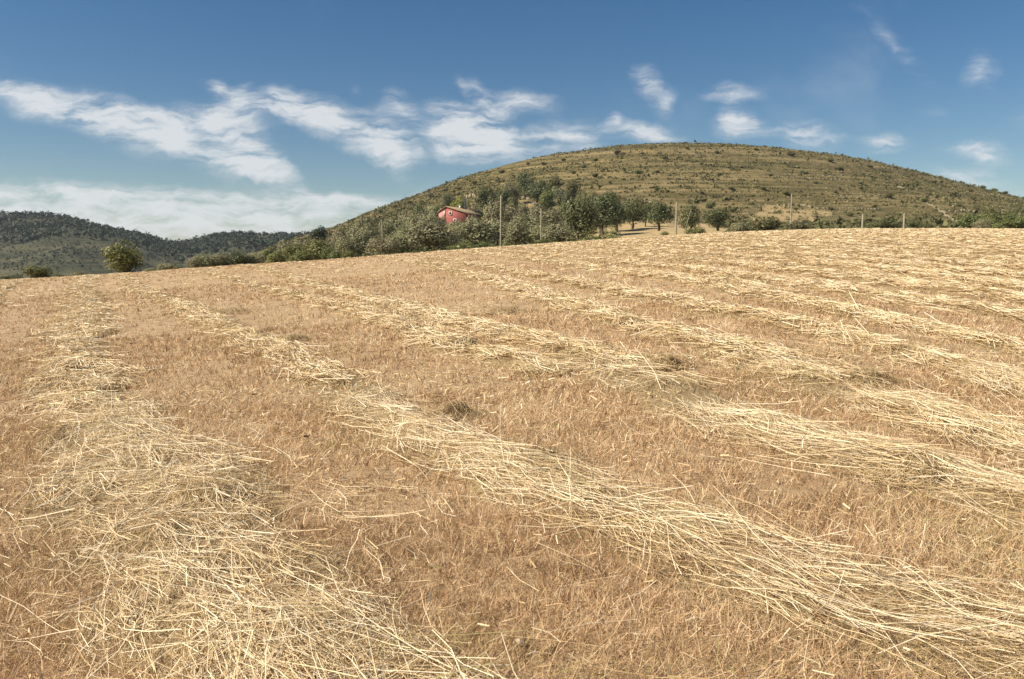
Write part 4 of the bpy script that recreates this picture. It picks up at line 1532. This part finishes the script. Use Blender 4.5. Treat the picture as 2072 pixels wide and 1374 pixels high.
# ------------------------------------------------------------------ stone walls on the hill
def stone_wall(pts_px, hgt, label, mat='stone', group=None):
    pts = [land_at(c, r, 230) for c, r in pts_px]
    P = np.array([(p[0], p[1]) for p in pts])
    s = np.concatenate([[0], np.cumsum(np.linalg.norm(np.diff(P, axis=0), axis=1))])
    n = max(4, int(s[-1] / 1.2))
    u = np.linspace(0, s[-1], n)
    x = np.interp(u, s, P[:, 0]); y = np.interp(u, s, P[:, 1])
    parts = []
    for i in range(n):
        j = min(i + 1, n - 1); k = max(i - 1, 0)
        an = math.atan2(y[j] - y[k], x[j] - x[k])
        if rng.random() < .12:
            continue
        h = hgt * rng.uniform(.55, 1.15)
        z = float(land_z(np.array([x[i]]), np.array([y[i]]))[0])
        parts.append(box((x[i] + rng.normal(0, .12), y[i] + rng.normal(0, .15), z + h / 2 - .25), (s[-1] / n * rng.uniform(.8, 1.05), 0.6, h + .5), an + rng.normal(0, .06)))
    V, F = join(parts)
    c = V.mean(0)
    o = link(bpy.data.objects.new('dry_stone_wall', make_mesh('dry_stone_wall', V - c, F, MAT[mat])))
    o.location = c
    tag(o, label, 'stone wall', group)


stone_wall([(1590, 353), (1640, 355), (1705, 356)], .45, 'long pale dry stone wall high on the open hill, upper of two parallel ones')
stone_wall([(1560, 358), (1630, 362), (1700, 364)], .45, 'long pale dry stone wall high on the open hill, lower of two parallel ones')
stone_wall([(1810, 377), (1836, 386)], .6, 'short slanting pale stone wall on the hill below the ridge')
stone_wall([(1864, 404), (1874, 413), (1890, 420), (1912, 434), (1938, 452)], .5, 'winding pale stone wall running down the hill to the thicket')
stone_wall([(1908, 429), (1945, 428), (1975, 429)], .8, 'pale ochre terrace wall just above the thicket')
stone_wall([(1690, 398), (1740, 397), (1800, 399)], .3, 'faint pale terrace wall halfway up the hill below the slanting one')
stone_wall([(1655, 423), (1720, 422), (1790, 424)], .3, 'low broken terrace wall above the two stubby posts')
stone_wall([(1575, 416), (1610, 415), (1640, 420)], .5, 'bare reddish stone bank behind the thin tall pole')
stone_wall([(1298, 411), (1316, 412)], 1.2, 'short white wall among dark trees above the clearing')
stone_wall([(945, 402), (960, 399), (975, 402)], 1.6, 'pinkish bare bank on the slope behind the red house')
stone_wall([(893, 462), (905, 460), (922, 460)], 1.6, 'pale garden wall in front of the red house')
stone_wall([(1035, 404), (1060, 402), (1085, 406)], 1.0, 'pale stone bank among the dark trees of the upper grove')


# ------------------------------------------------------------------ stones and oddments
def rock(name, x, y, z, s, label, mat, seed, group=None):
    import bmesh
    bm = bmesh.new()
    bmesh.ops.create_icosphere(bm, subdivisions=2, radius=1)
    rg = np.random.default_rng(seed)
    for v_ in bm.verts:
        n_ = 1 + .28 * (float(vnoise(np.array([v_.co.x * 1.7 + seed]), np.array([v_.co.y * 1.7 + v_.co.z * 2.1]), seed)[0]) - .5)
        v_.co *= n_
    me = bpy.data.meshes.new(name); bm.to_mesh(me); bm.free()
    me.materials.append(MAT[mat])
    o = link(bpy.data.objects.new(name, me))
    o.location = (x, y, z); o.scale = s
    o.rotation_euler = (0, 0, rg.uniform(0, 6))
    tag(o, label, 'stone', group)


x, y = field_at(1051, 1308)
rock('field_stone', x, y, float(field_z(x, y)) + .012, (.024, .019, .018), 'small pale rounded stone lying in the stubble between two windrows', 'boulder', 4)
x, y, z = land_at(954, 494, 104)
rock('boulder', x, y, z + .4, (.75, .6, .55), 'pale rounded boulder in the shade under the olive trees by the tall pale pole', 'boulder', 9)

# a dry white seed leaf standing in the stubble
x, y = field_at(868, 1250)
z = float(field_z(x, y))
K = 7
u = np.linspace(0, 1, K)
P = np.stack([x + .012 * np.sin(u * 2.2) - .006, y + 0 * u, z + .125 * u], -1)[None]
v, f, k = ribbons(P, np.array([[.002, .002, .002, .003, .008, .007, .002]]), np.array([[.9, .2, .1]]))
o = link(bpy.data.objects.new('dry_leaf', make_mesh('dry_leaf', v, f, MAT['white'])))
tag(o, 'small whitish dry leaf standing upright in the stubble', 'leaf')


# ------------------------------------------------------------------ air
def build_haze():
    v, f = box((0, 0, 22), (18100, 18100, 196))
    m = bpy.data.materials.new('haze_air')
    m.use_nodes = True
    nt = m.node_tree
    nt.nodes.clear()
    pv = nt.nodes.new('ShaderNodeVolumePrincipled')
    pv.inputs['Color'].default_value = (.78, .88, 1.0, 1)
    pv.inputs['Density'].default_value = .000065
    pv.inputs['Anisotropy'].default_value = .1
    out = nt.nodes.new('ShaderNodeOutputMaterial')
    nt.links.new(pv.outputs[0], out.inputs['Volume'])
    o = link(bpy.data.objects.new('haze', make_mesh('haze', v, f, m)))
    tag(o, 'thin pale haze in the air over the valley', 'haze', kind='stuff')


build_haze()
